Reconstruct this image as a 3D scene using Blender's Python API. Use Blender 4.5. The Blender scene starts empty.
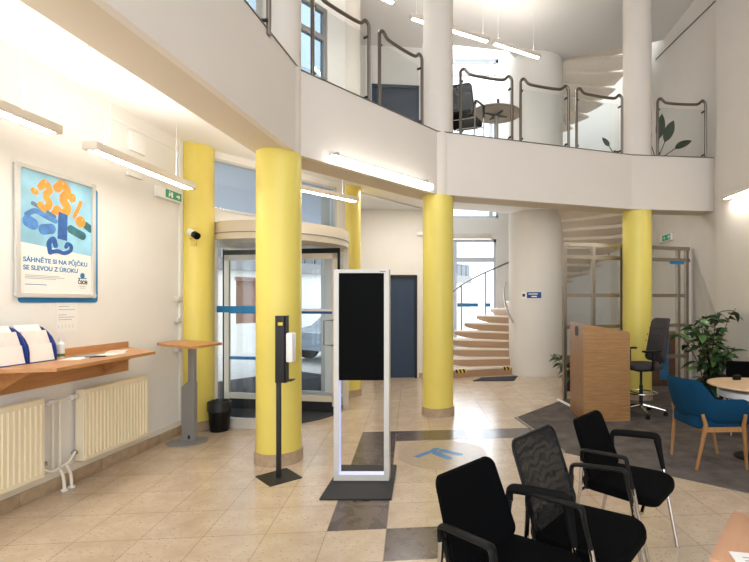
import bpy, bmesh, math, random
from mathutils import Vector, Matrix
from mathutils.geometry import tessellate_polygon
SC = bpy.context.scene
COL = SC.collection
R = math.radians
PI = math.pi

# ------------------------------------------------------------------ camera
cam = bpy.data.cameras.new('camera')
cam.sensor_width = 36.0
cam.lens = 36.0 * 476.0 / 749.0
cam.shift_x = -80.5 / 749.0
cam.shift_y = 21.0 / 749.0
cam.clip_start = 0.05
camo = bpy.data.objects.new('camera', cam)
camo.location = (0, 0, 1.55)
camo.rotation_euler = (R(90), 0, 0)
COL.objects.link(camo)
SC.camera = camo

# ------------------------------------------------------------------ world, exposure
W = bpy.data.worlds.new('daylight')
SC.world = W
W.use_nodes = True
bg = W.node_tree.nodes['Background']
bg.inputs[0].default_value = (0.86, 0.93, 1.0, 1)
bg.inputs[1].default_value = 2.1
SC.view_settings.view_transform = 'Standard'
SC.view_settings.look = 'None'
SC.view_settings.gamma = 1.0
SC.view_settings.use_curve_mapping = False
SC.view_settings.exposure = 0.56
try:
    SC.cycles.use_denoising = True
    SC.cycles.max_bounces = 10
    SC.cycles.transparent_max_bounces = 16
    SC.cycles.sample_clamp_indirect = 6.0
    SC.cycles.caustics_reflective = False
    SC.cycles.caustics_refractive = False
except Exception:
    pass
LAMP_E = 30.0     # strength of the fluorescent diffusers

def area(name, loc, rot, sx, sy, watts, rgb=(1, 1, 1)):
    l = bpy.data.lights.new(name, 'AREA')
    l.shape = 'RECTANGLE'
    l.size, l.size_y = sx, sy
    l.energy = watts
    l.color = rgb
    o = bpy.data.objects.new(name, l)
    o.location = loc
    o.rotation_euler = rot
    COL.objects.link(o)
    return o
area('daylight_rear_window', (0.43, 12.55, 1.8), (R(-90), 0, 0), 1.3, 2.8, 32, (0.85, 0.92, 1.0))
area('added_skylight_fill', (0.6, 11.9, 8.9), (0, 0, 0), 2.2, 1.2, 60, (0.86, 0.93, 1.0))  # added light from above, brightens the stairwell
area('added_fill_reception', (2.2, 8.3, 3.43), (0, 0, R(20)), 1.2, 0.1, 12, (1.0, 0.96, 0.9))  # added fill hidden behind the beam, no lamp fitting there
area('added_fill_hall', (-0.9, 8.4, 3.43), (0, 0, R(20)), 1.2, 0.1, 22, (1.0, 0.96, 0.9))  # second added fill under the slab, also without a fitting

# ------------------------------------------------------------------ materials
def lin(c):
    out = []
    for v in c:
        v = v / 255.0
        out.append(v / 12.92 if v <= 0.04045 else ((v + 0.055) / 1.055) ** 2.4)
    return (out[0], out[1], out[2], 1.0)

def mat(name, rgb, rough=0.5, metal=0.0, noise=0.0, nscale=8.0, bump=0.0, bscale=60.0, coat=0.0, spec=0.5, sheen=0.0, emit=None, estr=0.0, trans=0.0):
    m = bpy.data.materials.new(name)
    m.use_nodes = True
    nt = m.node_tree
    p = nt.nodes['Principled BSDF']
    c = lin(rgb)
    p.inputs['Base Color'].default_value = c
    p.inputs['Roughness'].default_value = rough
    p.inputs['Metallic'].default_value = metal
    p.inputs['Specular IOR Level'].default_value = spec
    p.inputs['Coat Weight'].default_value = coat
    p.inputs['Sheen Weight'].default_value = sheen
    if emit:
        p.inputs['Emission Color'].default_value = lin(emit)
        p.inputs['Emission Strength'].default_value = estr
    tc = nt.nodes.new('ShaderNodeTexCoord')
    if noise > 0:
        n = nt.nodes.new('ShaderNodeTexNoise')
        n.inputs['Scale'].default_value = nscale
        n.inputs['Detail'].default_value = 4
        nt.links.new(tc.outputs['Object'], n.inputs['Vector'])
        r = nt.nodes.new('ShaderNodeMapRange')
        r.inputs[1].default_value = 0.3
        r.inputs[2].default_value = 0.7
        r.inputs[3].default_value = 1 - noise
        r.inputs[4].default_value = 1 + noise
        nt.links.new(n.outputs['Fac'], r.inputs[0])
        v = nt.nodes.new('ShaderNodeVectorMath')
        v.operation = 'SCALE'
        v.inputs[0].default_value = c[:3]
        nt.links.new(r.outputs[0], v.inputs['Scale'])
        nt.links.new(v.outputs[0], p.inputs['Base Color'])
    if bump > 0:
        n = nt.nodes.new('ShaderNodeTexNoise')
        n.inputs['Scale'].default_value = bscale
        n.inputs['Detail'].default_value = 3
        nt.links.new(tc.outputs['Object'], n.inputs['Vector'])
        b = nt.nodes.new('ShaderNodeBump')
        b.inputs['Strength'].default_value = bump
        b.inputs['Distance'].default_value = 0.01
        nt.links.new(n.outputs['Fac'], b.inputs['Height'])
        nt.links.new(b.outputs['Normal'], p.inputs['Normal'])
    return m

def wood(name, a, b, rough=0.4, scale=(1, 14, 14)):
    m = mat(name, a, rough)
    nt = m.node_tree
    p = nt.nodes['Principled BSDF']
    tc = nt.nodes.new('ShaderNodeTexCoord')
    mp = nt.nodes.new('ShaderNodeMapping')
    mp.inputs['Scale'].default_value = scale
    n = nt.nodes.new('ShaderNodeTexNoise')
    n.inputs['Scale'].default_value = 2.2
    n.inputs['Detail'].default_value = 6
    n.inputs['Roughness'].default_value = 0.65
    n.inputs['Distortion'].default_value = 0.6
    cr = nt.nodes.new('ShaderNodeValToRGB')
    cr.color_ramp.elements[0].position = 0.32
    cr.color_ramp.elements[0].color = lin(b)
    cr.color_ramp.elements[1].position = 0.68
    cr.color_ramp.elements[1].color = lin(a)
    nt.links.new(tc.outputs['Object'], mp.inputs[0])
    nt.links.new(mp.outputs[0], n.inputs['Vector'])
    nt.links.new(n.outputs['Fac'], cr.inputs[0])
    nt.links.new(cr.outputs[0], p.inputs['Base Color'])
    return m

def glass(name, tint=(1, 1, 1), refl=0.07):
    m = bpy.data.materials.new(name)
    m.use_nodes = True
    nt = m.node_tree
    nt.nodes.remove(nt.nodes['Principled BSDF'])
    out = nt.nodes['Material Output']
    t = nt.nodes.new('ShaderNodeBsdfTransparent')
    t.inputs[0].default_value = (*tint, 1)
    g = nt.nodes.new('ShaderNodeBsdfGlossy')
    g.inputs['Roughness'].default_value = 0.02
    fr = nt.nodes.new('ShaderNodeLayerWeight')
    fr.inputs[0].default_value = 0.15
    mr = nt.nodes.new('ShaderNodeMapRange')
    mr.inputs[3].default_value = refl * 0.6
    mr.inputs[4].default_value = min(1, refl * 5)
    mx = nt.nodes.new('ShaderNodeMixShader')
    nt.links.new(fr.outputs['Fresnel'], mr.inputs[0])
    nt.links.new(mr.outputs[0], mx.inputs[0])
    nt.links.new(t.outputs[0], mx.inputs[1])
    nt.links.new(g.outputs[0], mx.inputs[2])
    nt.links.new(mx.outputs[0], out.inputs[0])
    return m

def mesh_fabric(name, rgb, see=0.35):
    """woven net: fine holes that let part of the background through"""
    m = mat(name, rgb, 0.7)
    nt = m.node_tree
    p = nt.nodes['Principled BSDF']
    out = nt.nodes['Material Output']
    t = nt.nodes.new('ShaderNodeBsdfTransparent')
    mx = nt.nodes.new('ShaderNodeMixShader')
    tc = nt.nodes.new('ShaderNodeTexCoord')
    w = nt.nodes.new('ShaderNodeTexWave')
    w.wave_type = 'RINGS'
    w.inputs['Scale'].default_value = 7
    w.inputs['Distortion'].default_value = 9
    w.inputs['Detail Scale'].default_value = 2
    mr = nt.nodes.new('ShaderNodeMapRange')
    mr.inputs[3].default_value = see * 0.35
    mr.inputs[4].default_value = see
    nt.links.new(tc.outputs['Object'], w.inputs['Vector'])
    nt.links.new(w.outputs['Fac'], mr.inputs[0])
    nt.links.new(mr.outputs[0], mx.inputs[0])
    nt.links.new(p.outputs[0], mx.inputs[1])
    nt.links.new(t.outputs[0], mx.inputs[2])
    nt.links.new(mx.outputs[0], out.inputs[0])
    return m

def floor_material():
    m = bpy.data.materials.new('travertine_tiles')
    m.use_nodes = True
    nt = m.node_tree
    p = nt.nodes['Principled BSDF']
    N = nt.nodes.new
    L = nt.links.new
    tc = N('ShaderNodeTexCoord')
    mp = N('ShaderNodeMapping')
    mp.inputs['Rotation'].default_value = (0, 0, -math.atan(0.0945))
    L(tc.outputs['Object'], mp.inputs[0])
    sp = N('ShaderNodeSeparateXYZ')
    L(mp.outputs[0], sp.inputs[0])
    def mth(op, a, b=None, clamp=False):
        n = N('ShaderNodeMath')
        n.operation = op
        n.use_clamp = clamp
        for i, v in enumerate((a, b)):
            if v is None:
                continue
            if isinstance(v, (int, float)):
                n.inputs[i].default_value = v
            else:
                L(v, n.inputs[i])
        return n.outputs[0]
    u, v = sp.outputs[0], sp.outputs[1]
    U = mth('DIVIDE', mth('ADD', u, 0.56), 0.40)
    V = mth('DIVIDE', mth('ADD', v, -5.75), 0.411)
    def joint(x):
        f = mth('FRACT', x)
        d = mth('ABSOLUTE', mth('SUBTRACT', f, 0.5))
        return mth('GREATER_THAN', d, 0.4935)
    jn = mth('MAXIMUM', joint(U), joint(V))
    def inside(x, a, b):
        return mth('MULTIPLY', mth('GREATER_THAN', x, a), mth('LESS_THAN', x, b))
    dark = mth('MULTIPLY', inside(u, -0.56, -0.16), inside(v, 3.284, 5.75))
    dark = mth('MAXIMUM', dark, mth('MULTIPLY', inside(u, -0.56, 3.5), inside(v, 5.339, 5.75)))
    dark = mth('MAXIMUM', dark, mth('MULTIPLY', inside(u, -0.16, 0.24), inside(v, 2.873, 3.284)))
    # per-tile tone
    cb = N('ShaderNodeCombineXYZ')
    L(mth('FLOOR', U), cb.inputs[0])
    L(mth('FLOOR', V), cb.inputs[1])
    wn = N('ShaderNodeTexWhiteNoise')
    wn.noise_dimensions = '2D'
    L(cb.outputs[0], wn.inputs['Vector'])
    n1 = N('ShaderNodeTexNoise')
    n1.inputs['Scale'].default_value = 5
    n1.inputs['Detail'].default_value = 6
    n1.inputs['Roughness'].default_value = 0.65
    L(mp.outputs[0], n1.inputs['Vector'])
    cr = N('ShaderNodeValToRGB')
    cr.color_ramp.elements[0].position = 0.25
    cr.color_ramp.elements[0].color = lin((190, 166, 140))
    cr.color_ramp.elements[1].position = 0.75
    cr.color_ramp.elements[1].color = lin((214, 194, 170))
    L(n1.outputs['Fac'], cr.inputs[0])
    vm = N('ShaderNodeVectorMath')
    vm.operation = 'SCALE'
    L(cr.outputs[0], vm.inputs[0])
    L(mth('ADD', mth('MULTIPLY', wn.outputs['Value'], 0.06), 0.94), vm.inputs['Scale'])
    # travertine pits
    n2 = N('ShaderNodeTexNoise')
    n2.inputs['Scale'].default_value = 34
    n2.inputs['Detail'].default_value = 3
    n2.inputs['Roughness'].default_value = 0.7
    mp2 = N('ShaderNodeMapping')
    mp2.inputs['Scale'].default_value = (1.0, 1.7, 1)
    mp2.inputs['Rotation'].default_value = (0, 0, 0.5)
    L(mp.outputs[0], mp2.inputs[0])
    L(mp2.outputs[0], n2.inputs['Vector'])
    pit = mth('MULTIPLY', mth('GREATER_THAN', n2.outputs['Fac'], 0.62), mth('GREATER_THAN', n1.outputs['Fac'], 0.46))
    mx = N('ShaderNodeMix')
    mx.data_type = 'RGBA'
    L(mth('MULTIPLY', pit, 0.65), mx.inputs[0])
    L(vm.outputs[0], mx.inputs[6])
    mx.inputs[7].default_value = lin((120, 96, 76))
    # dark stone
    n3 = N('ShaderNodeTexNoise')
    n3.inputs['Scale'].default_value = 7
    n3.inputs['Detail'].default_value = 8
    n3.inputs['Distortion'].default_value = 1.2
    L(mp.outputs[0], n3.inputs['Vector'])
    cd = N('ShaderNodeValToRGB')
    cd.color_ramp.elements[0].position = 0.40
    cd.color_ramp.elements[0].color = lin((78, 66, 60))
    cd.color_ramp.elements[1].position = 0.56
    cd.color_ramp.elements[1].color = lin((98, 84, 77))
    e = cd.color_ramp.elements.new(0.49)
    e.color = lin((84, 71, 65))
    e = cd.color_ramp.elements.new(0.50)
    e.color = lin((132, 118, 108))
    e = cd.color_ramp.elements.new(0.508)
    e.color = lin((86, 73, 67))
    L(n3.outputs['Fac'], cd.inputs[0])
    m2 = N('ShaderNodeMix')
    m2.data_type = 'RGBA'
    L(dark, m2.inputs[0])
    L(mx.outputs[2], m2.inputs[6])
    L(cd.outputs[0], m2.inputs[7])
    m3 = N('ShaderNodeMix')
    m3.data_type = 'RGBA'
    L(mth('MULTIPLY', jn, 0.6), m3.inputs[0])
    L(m2.outputs[2], m3.inputs[6])
    m3.inputs[7].default_value = lin((122, 100, 82))
    L(m3.outputs[2], p.inputs['Base Color'])
    rr = mth('ADD', mth('MULTIPLY', n1.outputs['Fac'], 0.12), 0.15)
    L(rr, p.inputs['Roughness'])
    p.inputs['Specular IOR Level'].default_value = 0.6
    bp = N('ShaderNodeBump')
    bp.inputs['Strength'].default_value = 0.25
    bp.inputs['Distance'].default_value = 0.004
    L(mth('SUBTRACT', 1.0, mth('MAXIMUM', jn, pit)), bp.inputs['Height'])
    L(bp.outputs[0], p.inputs['Normal'])
    return m

M = {}
M['wall'] = mat('warm_white_paint', (234, 230, 224), 0.75, noise=0.012, nscale=3, bump=0.05, bscale=90)
M['wall_up'] = mat('white_paint', (236, 233, 229), 0.75, noise=0.01, nscale=3)
M['beige'] = mat('beige_paint', (222, 214, 204), 0.75, noise=0.015, nscale=3)
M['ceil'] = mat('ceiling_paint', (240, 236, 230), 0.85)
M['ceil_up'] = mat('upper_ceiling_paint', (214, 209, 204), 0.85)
M['fascia'] = mat('balcony_plaster', (224, 214, 203), 0.7, noise=0.015, nscale=2.0)
M['beam'] = mat('beam_plaster', (212, 197, 176), 0.75)
M['core'] = mat('core_plaster', (226, 220, 212), 0.75, noise=0.02, nscale=1.5)
M['yellow'] = mat('yellow_paint', (230, 210, 104), 0.42, noise=0.02, nscale=3)
M['stone'] = mat('brown_travertine', (176, 152, 124), 0.5, noise=0.14, nscale=14)
M['floor'] = floor_material()
M['carpet'] = mat('grey_carpet', (104, 96, 91), 1.0, noise=0.3, nscale=5, bump=0.6, bscale=220, spec=0.1)
M['mat_dark'] = mat('dark_mat', (62, 64, 68), 0.95, noise=0.15, nscale=80, spec=0.2)
M['rad'] = mat('cream_enamel', (241, 227, 196), 0.4)
M['pipe'] = mat('white_pipe_enamel', (232, 224, 210), 0.4)
M['white'] = mat('white_plastic', (236, 234, 230), 0.35)
M['frame'] = mat('silver_white_frame', (205, 201, 194), 0.35)
M['alu'] = mat('brushed_aluminium', (190, 186, 178), 0.32, metal=0.9)
M['steel'] = mat('stainless_steel', (126, 117, 108), 0.28, metal=1.0)
M['chrome'] = mat('chrome', (196, 190, 184), 0.12, metal=1.0)
M['partmetal'] = mat('grey_brown_aluminium', (166, 155, 142), 0.28, metal=0.85)
M['grey'] = mat('grey_metal_paint', (142, 140, 138), 0.45, metal=0.3)
M['black'] = mat('black_fabric', (6, 6, 7), 0.95, bump=0.2, bscale=400, spec=0.08)
M['net'] = mesh_fabric('black_net', (12, 12, 13), 0.28)
M['blackp'] = mat('black_plastic', (11, 11, 11), 0.45, spec=0.22)
M['armpad'] = mat('matt_black_padding', (16, 15, 15), 0.85, spec=0.15)
M['blackm'] = mat('matt_black_metal', (26, 25, 27), 0.6)
M['screen'] = mat('black_screen', (3, 3, 3), 0.5, spec=0.06)
M['rubber'] = mat('black_rubber', (24, 24, 24), 0.8)
M['bag'] = mat('black_bin_bag', (22, 22, 23), 0.35, bump=0.8, bscale=14)
M['wood'] = wood('beech_veneer', (196, 142, 90), (178, 122, 72), 0.38, (14, 1.2, 14))
M['wood_desk'] = wood('oak_laminate', (178, 134, 86), (148, 106, 64), 0.42, (1.6, 1.6, 22))
M['wood_side'] = wood('light_oak_laminate', (152, 112, 74), (134, 96, 60), 0.45, (1.6, 1.6, 22))
M['wood_light'] = wood('pale_beech', (224, 190, 150), (212, 174, 132), 0.35, (1.5, 12, 12))
M['wood_leg'] = wood('oak_leg', (170, 122, 72), (148, 102, 58), 0.45, (20, 20, 2))
M['wood_brown'] = wood('brown_cabinet_wood', (132, 84, 54), (112, 68, 42), 0.5)
M['tabletop'] = wood('reddish_beech', (205, 156, 122), (194, 144, 110), 0.35, (1.5, 10, 10))
M['bluefab'] = mat('petrol_blue_fabric', (5, 54, 82), 0.95, noise=0.06, nscale=90, sheen=0.0, spec=0.2)
M['greyfab'] = mat('anthracite_fabric', (66, 61, 61), 0.9, noise=0.08, nscale=60, spec=0.2)
M['blue'] = mat('blue_plastic', (30, 128, 190), 0.45)
M['navy'] = mat('navy_plastic', (26, 52, 128), 0.35)
M['doorblue'] = mat('dark_blue_paint', (26, 50, 78), 0.4)
M['doorblue_up'] = mat('dark_blue_grey_paint', (62, 74, 92), 0.45)
M['film'] = mat('blue_film', (30, 120, 175), 0.4)
M['film_dark'] = mat('dark_blue_film', (26, 72, 140), 0.4)
M['sticker'] = mat('printed_floor_vinyl', (178, 158, 136), 0.3, noise=0.1, nscale=20)
M['footblue'] = mat('blue_vinyl', (38, 120, 180), 0.35)
M['signblue'] = mat('sign_blue', (22, 72, 140), 0.5)
M['signgreen'] = mat('sign_green', (20, 120, 80), 0.5, emit=(30, 140, 95), estr=0.25)
M['paper'] = mat('paper', (238, 234, 228), 0.8)
M['paper_pink'] = mat('printed_paper', (232, 220, 212), 0.8, noise=0.04, nscale=30)
M['ink'] = mat('grey_ink', (150, 152, 160), 0.8)
M['inkdark'] = mat('dark_ink', (60, 62, 66), 0.8)
M['textblue'] = mat('text_blue', (20, 120, 176), 0.6)
M['step'] = mat('terrazzo_riser', (172, 138, 108), 0.5, noise=0.06, nscale=40)
M['stepsoft'] = mat('terrazzo_plain', (232, 220, 204), 0.6, noise=0.03, nscale=20)
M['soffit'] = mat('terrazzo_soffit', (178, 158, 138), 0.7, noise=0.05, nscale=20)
M['hazard'] = mat('yellow_tape', (220, 190, 60), 0.5)
M['leaf'] = mat('green_leaf', (48, 76, 40), 0.4, noise=0.25, nscale=6)
M['leaf2'] = mat('dark_leaf', (36, 56, 36), 0.4, noise=0.2, nscale=6)
M['leafl'] = mat('light_leaf', (84, 116, 60), 0.4, noise=0.2, nscale=6)
M['stem'] = mat('plant_stem', (96, 78, 52), 0.8)
M['pot'] = mat('dark_pot', (46, 42, 40), 0.5)
M['red'] = mat('red_petals', (150, 34, 34), 0.6)
M['glass'] = glass('clear_glass', (0.95, 0.97, 0.97), 0.06)
M['glass_b'] = glass('bluish_glass', (0.86, 0.92, 0.98), 0.07)
M['glass_d'] = glass('door_glass', (0.95, 0.975, 0.99), 0.06)
M['winwhite'] = mat('white_window_frame', (206, 214, 226), 0.5)
M['outwall'] = mat('street_plaster', (246, 240, 232), 0.9, noise=0.02, nscale=2)
M['outgrey'] = mat('street_grille', (120, 126, 132), 0.8)
M['outbrown'] = mat('brown_shutter', (150, 112, 92), 0.8)
M['canopy'] = mat('pale_canopy', (232, 236, 244), 0.7)
M['glass_s'] = glass('solar_glass', (0.52, 0.60, 0.66), 0.1)
M['pave'] = mat('street_paving', (206, 204, 200), 0.9, noise=0.08, nscale=4)
M['carpaint'] = mat('silver_blue_car_paint', (138, 152, 166), 0.25, metal=0.4)
M['carglass'] = mat('car_glass', (50, 60, 70), 0.1)
M['lamp'] = mat('lamp_diffuser', (255, 255, 255), 0.5, emit=(255, 250, 240), estr=LAMP_E)
M['lamp_up'] = mat('upper_lamp_diffuser', (255, 255, 255), 0.5, emit=(255, 250, 242), estr=28.0)
M['led'] = mat('led_strip', (200, 205, 255), 0.5, emit=(205, 210, 255), estr=0.35)
M['lampbody'] = mat('lamp_body_white', (226, 216, 202), 0.4)
M['orange'] = mat('print_orange', (240, 150, 50), 0.5, noise=0.12, nscale=14)
M['orange2'] = mat('print_light_orange', (248, 180, 90), 0.5)
M['pblue'] = mat('print_blue', (74, 128, 190), 0.5, noise=0.25, nscale=16)
M['pblue2'] = mat('print_deep_blue', (42, 92, 160), 0.5, noise=0.25, nscale=22)
M['psky'] = mat('print_sky', (150, 200, 222), 0.5, noise=0.22, nscale=3.2)
M['pgrey'] = mat('print_grey_blue', (84, 112, 140), 0.5, noise=0.2, nscale=20)
M['pgreen'] = mat('print_teal', (52, 110, 120), 0.5, noise=0.3, nscale=18)

# ------------------------------------------------------------------ geometry helpers
def facing(fx, fy):
    return math.atan2(-fx, fy)

def BM():
    return bmesh.new()

def link_mesh(name, bm, m, parent=None, sharp=35, smooth=True):
    bmesh.ops.recalc_face_normals(bm, faces=bm.faces[:])
    me = bpy.data.meshes.new(name)
    bm.to_mesh(me)
    bm.free()
    if smooth:
        me.polygons.foreach_set('use_smooth', [True] * len(me.polygons))
        me.set_sharp_from_angle(angle=R(sharp))
    ms = m if isinstance(m, (list, tuple)) else [m]
    for x in ms:
        me.materials.append(x)
    o = bpy.data.objects.new(name, me)
    COL.objects.link(o)
    if parent is not None:
        o.parent = parent
    return o

def part(name, bm, m, parent, label=None, **k):
    o = link_mesh(name, bm, m, parent, **k)
    if label:
        o['label'] = label
    return o

def struct(name, bm, m, parent=None, loc=None, rotz=0, **k):
    if (name.startswith('wall_') and name != 'wall_core') or name.startswith('ceiling') or name in ('balcony_beam', 'balcony_fascia'):
        k.pop('sharp', None); k['smooth'] = False
    o = link_mesh(name, bm, m, parent, **k)
    if parent is None:
        o['kind'] = 'structure'
    if loc is not None:
        o.location = loc
    o.rotation_euler = (0, 0, rotz)
    return o

def struct_root(name, loc=(0, 0, 0), rotz=0):
    o = bpy.data.objects.new(name, None)
    COL.objects.link(o)
    o.location = loc
    o.rotation_euler = (0, 0, rotz)
    o['kind'] = 'structure'
    return o

def thing(name, label, cat, loc=(0, 0, 0), rotz=0, group=None):
    o = bpy.data.objects.new(name, None)
    o.empty_display_size = 0.1
    COL.objects.link(o)
    o.location = loc
    o.rotation_euler = (0, 0, rotz)
    o['label'] = label
    o['category'] = cat
    if group:
        o['group'] = group
    return o

def single(name, bm, m, label, cat, loc=(0, 0, 0), rotz=0, group=None, **k):
    o = link_mesh(name, bm, m, **k)
    o.location = loc
    o.rotation_euler = (0, 0, rotz)
    o['label'] = label
    o['category'] = cat
    if group:
        o['group'] = group
    return o

def dup(root, loc, rotz, label, group=None):
    r = root.copy()
    COL.objects.link(r)
    r.location = loc
    r.rotation_euler = (0, 0, rotz)
    r['label'] = label
    if group:
        r['group'] = group
    for ch in list(root.children):
        c = ch.copy()
        COL.objects.link(c)
        c.parent = r
        for g in list(ch.children):
            d = g.copy()
            COL.objects.link(d)
            d.parent = c
    return r

def box(bm, x0, x1, y0, y1, z0, z1, bev=0.0, mi=0):
    r = bmesh.ops.create_cube(bm, size=1)
    vs = r['verts']
    for v in vs:
        v.co = Vector(((x0 + x1) / 2 + v.co.x * (x1 - x0), (y0 + y1) / 2 + v.co.y * (y1 - y0), (z0 + z1) / 2 + v.co.z * (z1 - z0)))
    fs = {f for v in vs for f in v.link_faces}
    for f in fs:
        f.material_index = mi
    if bev > 0:
        es = list({e for v in vs for e in v.link_edges})
        bmesh.ops.bevel(bm, geom=es, offset=bev, segments=2, affect='EDGES', profile=0.5)
    return bm

def prism(bm, pts, z0, z1, mi=0):
    """extrude a polygon (list of xy) between z0 and z1"""
    lo = [bm.verts.new((p[0], p[1], z0)) for p in pts]
    hi = [bm.verts.new((p[0], p[1], z1)) for p in pts]
    n = len(pts)
    fs = []
    if n > 4:
        for tri in tessellate_polygon([[Vector((p[0], p[1], 0)) for p in pts]]):
            fs.append(bm.faces.new([lo[i] for i in tri]))
            fs.append(bm.faces.new([hi[i] for i in tri]))
    else:
        fs = [bm.faces.new(lo), bm.faces.new(hi)]
    for i in range(n):
        fs.append(bm.faces.new((lo[i], lo[(i + 1) % n], hi[(i + 1) % n], hi[i])))
    for f in fs:
        f.material_index = mi
    return bm

def prism_map(bm, pts, d0, d1, f, mi=0):
    """polygon in (a,b), depth c, mapped through f(a,b,c)"""
    lo = [bm.verts.new(f(p[0], p[1], d0)) for p in pts]
    hi = [bm.verts.new(f(p[0], p[1], d1)) for p in pts]
    n = len(pts)
    fs = []
    if n > 4:
        for tri in tessellate_polygon([[Vector((p[0], p[1], 0)) for p in pts]]):
            fs.append(bm.faces.new([lo[i] for i in tri]))
            fs.append(bm.faces.new([hi[i] for i in tri]))
    else:
        fs = [bm.faces.new(lo), bm.faces.new(hi)]
    for i in range(n):
        fs.append(bm.faces.new((lo[i], lo[(i + 1) % n], hi[(i + 1) % n], hi[i])))
    for f in fs:
        f.material_index = mi
    return bm

def tube(bm, pts, r, seg=10, cap=True, closed=False):
    pts = [Vector(p) for p in pts]
    n = len(pts)
    rs = r if isinstance(r, (list, tuple)) else [r] * n
    rings = []
    prev = None
    for i, p in enumerate(pts):
        if closed:
            t = (pts[(i + 1) % n] - pts[i - 1]).normalized()
        else:
            t = (pts[min(i + 1, n - 1)] - pts[max(i - 1, 0)]).normalized()
        if prev is None:
            a = Vector((0, 0, 1)) if abs(t.z) < 0.9 else Vector((1, 0, 0))
            u = t.cross(a).normalized()
        else:
            u = (prev - t * prev.dot(t)).normalized()
        prev = u
        w = t.cross(u)
        rings.append([bm.verts.new(p + (u * math.cos(2 * PI * k / seg) + w * math.sin(2 * PI * k / seg)) * rs[i]) for k in range(seg)])
    m = n if closed else n - 1
    for i in range(m):
        a, b = rings[i], rings[(i + 1) % n]
        for k in range(seg):
            bm.faces.new((a[k], a[(k + 1) % seg], b[(k + 1) % seg], b[k]))
    if cap and not closed:
        bm.faces.new(rings[0])
        bm.faces.new(rings[-1])
    return bm

def spline(pts, n=8):
    """Catmull-Rom through the points"""
    P = [Vector(p) for p in pts]
    P = [P[0] * 2 - P[1]] + P + [P[-1] * 2 - P[-2]]
    out = []
    for i in range(1, len(P) - 2):
        a, b, c, d = P[i - 1], P[i], P[i + 1], P[i + 2]
        for k in range(n):
            t = k / n
            out.append(0.5 * ((2 * b) + (c - a) * t + (2 * a - 5 * b + 4 * c - d) * t * t + (3 * b - a - 3 * c + d) * t ** 3))
    out.append(P[-2])
    return out

def lathe(bm, prof, seg=32, c=(0, 0)):
    rings = []
    for r, z in prof:
        rings.append([bm.verts.new((c[0] + r * math.cos(2 * PI * k / seg), c[1] + r * math.sin(2 * PI * k / seg), z)) for k in range(seg)])
    for i in range(len(rings) - 1):
        for k in range(seg):
            bm.faces.new((rings[i][k], rings[i][(k + 1) % seg], rings[i + 1][(k + 1) % seg], rings[i + 1][k]))
    bm.faces.new(rings[0])
    bm.faces.new(rings[-1])
    return bm

def rrect(w, h, r, n=6, wt=None):
    """rounded rectangle centred at 0; wt = width at the top edge"""
    wt = w if wt is None else wt
    out = []
    for cx, cy, a0, ww in ((1, 1, 0, wt), (-1, 1, 90, wt), (-1, -1, 180, w), (1, -1, 270, w)):
        x0 = cx * (ww / 2 - r)
        y0 = cy * (h / 2 - r)
        for k in range(n + 1):
            a = R(a0 + 90 * k / n)
            out.append((x0 + r * math.cos(a), y0 + r * math.sin(a)))
    return out

def pad(bm, outline, t, f, rnd=0.4):
    """soft pad: outline in (a,b), thickness t in c, mapped through f"""
    n = len(outline)
    cx = sum(p[0] for p in outline) / n
    cy = sum(p[1] for p in outline) / n
    levels = [(0.0, 0.12), (0.25, 0.12), (0.5, 0.1), (0.75, 0.06), (0.93, 0.02), (0.985, -0.08), (1.0, -0.3), (1.0, -0.7), (0.985, -0.92), (0.93, -1.0), (0.75, -1.0), (0.5, -1.0), (0.25, -1.0)]
    rings = []
    for s, c in levels[1:]:
        rings.append([bm.verts.new(f(cx + (p[0] - cx) * s, cy + (p[1] - cy) * s, c * t)) for p in outline])
    top = bm.verts.new(f(cx, cy, 0.12 * t))
    bot = bm.verts.new(f(cx, cy, -t))
    for k in range(n):
        bm.faces.new((top, rings[0][k], rings[0][(k + 1) % n]))
        bm.faces.new((bot, rings[-1][(k + 1) % n], rings[-1][k]))
        for i in range(len(rings) - 1):
            bm.faces.new((rings[i][k], rings[i + 1][k], rings[i + 1][(k + 1) % n], rings[i][(k + 1) % n]))
    return bm

def text_mesh(name, body, size, m, parent, mtx, depth=0.0006, align='LEFT', bold=0.0, width=None):
    cu = bpy.data.curves.new(name, 'FONT')
    cu.body = body
    cu.size = size
    cu.extrude = depth
    cu.offset = bold
    cu.align_x = align
    o = bpy.data.objects.new(name, cu)
    COL.objects.link(o)
    dg = bpy.context.evaluated_depsgraph_get()
    me = bpy.data.meshes.new_from_object(o.evaluated_get(dg))
    bpy.data.objects.remove(o)
    me.transform(Matrix.Scale(1, 4))
    if width:
        xs = [v.co.x for v in me.vertices]
        w = max(xs) - min(xs)
        me.transform(Matrix.Diagonal((width / w, 1, 1, 1)))
    me.transform(mtx)
    me.materials.clear()
    me.materials.append(m)
    t = bpy.data.objects.new(name, me)
    COL.objects.link(t)
    t.parent = parent
    return t

def wall_panel(bm, along0, along1, z0, z1, t0, t1, holes):
    """wall in local x (along) / y (thickness t0..t1) with rectangular holes (a0,a1,z0,z1)"""
    xs = sorted({along0, along1, *[h[0] for h in holes], *[h[1] for h in holes]})
    zs = sorted({z0, z1, *[h[2] for h in holes], *[h[3] for h in holes]})
    for i in range(len(xs) - 1):
        for j in range(len(zs) - 1):
            xm, zm = (xs[i] + xs[i + 1]) / 2, (zs[j] + zs[j + 1]) / 2
            if xs[i] < along0 or xs[i + 1] > along1 or zs[j] < z0 or zs[j + 1] > z1:
                continue
            if any(h[0] < xm < h[1] and h[2] < zm < h[3] for h in holes):
                continue
            box(bm, xs[i], xs[i + 1], t0, t1, zs[j], zs[j + 1])
    return bm

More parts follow.
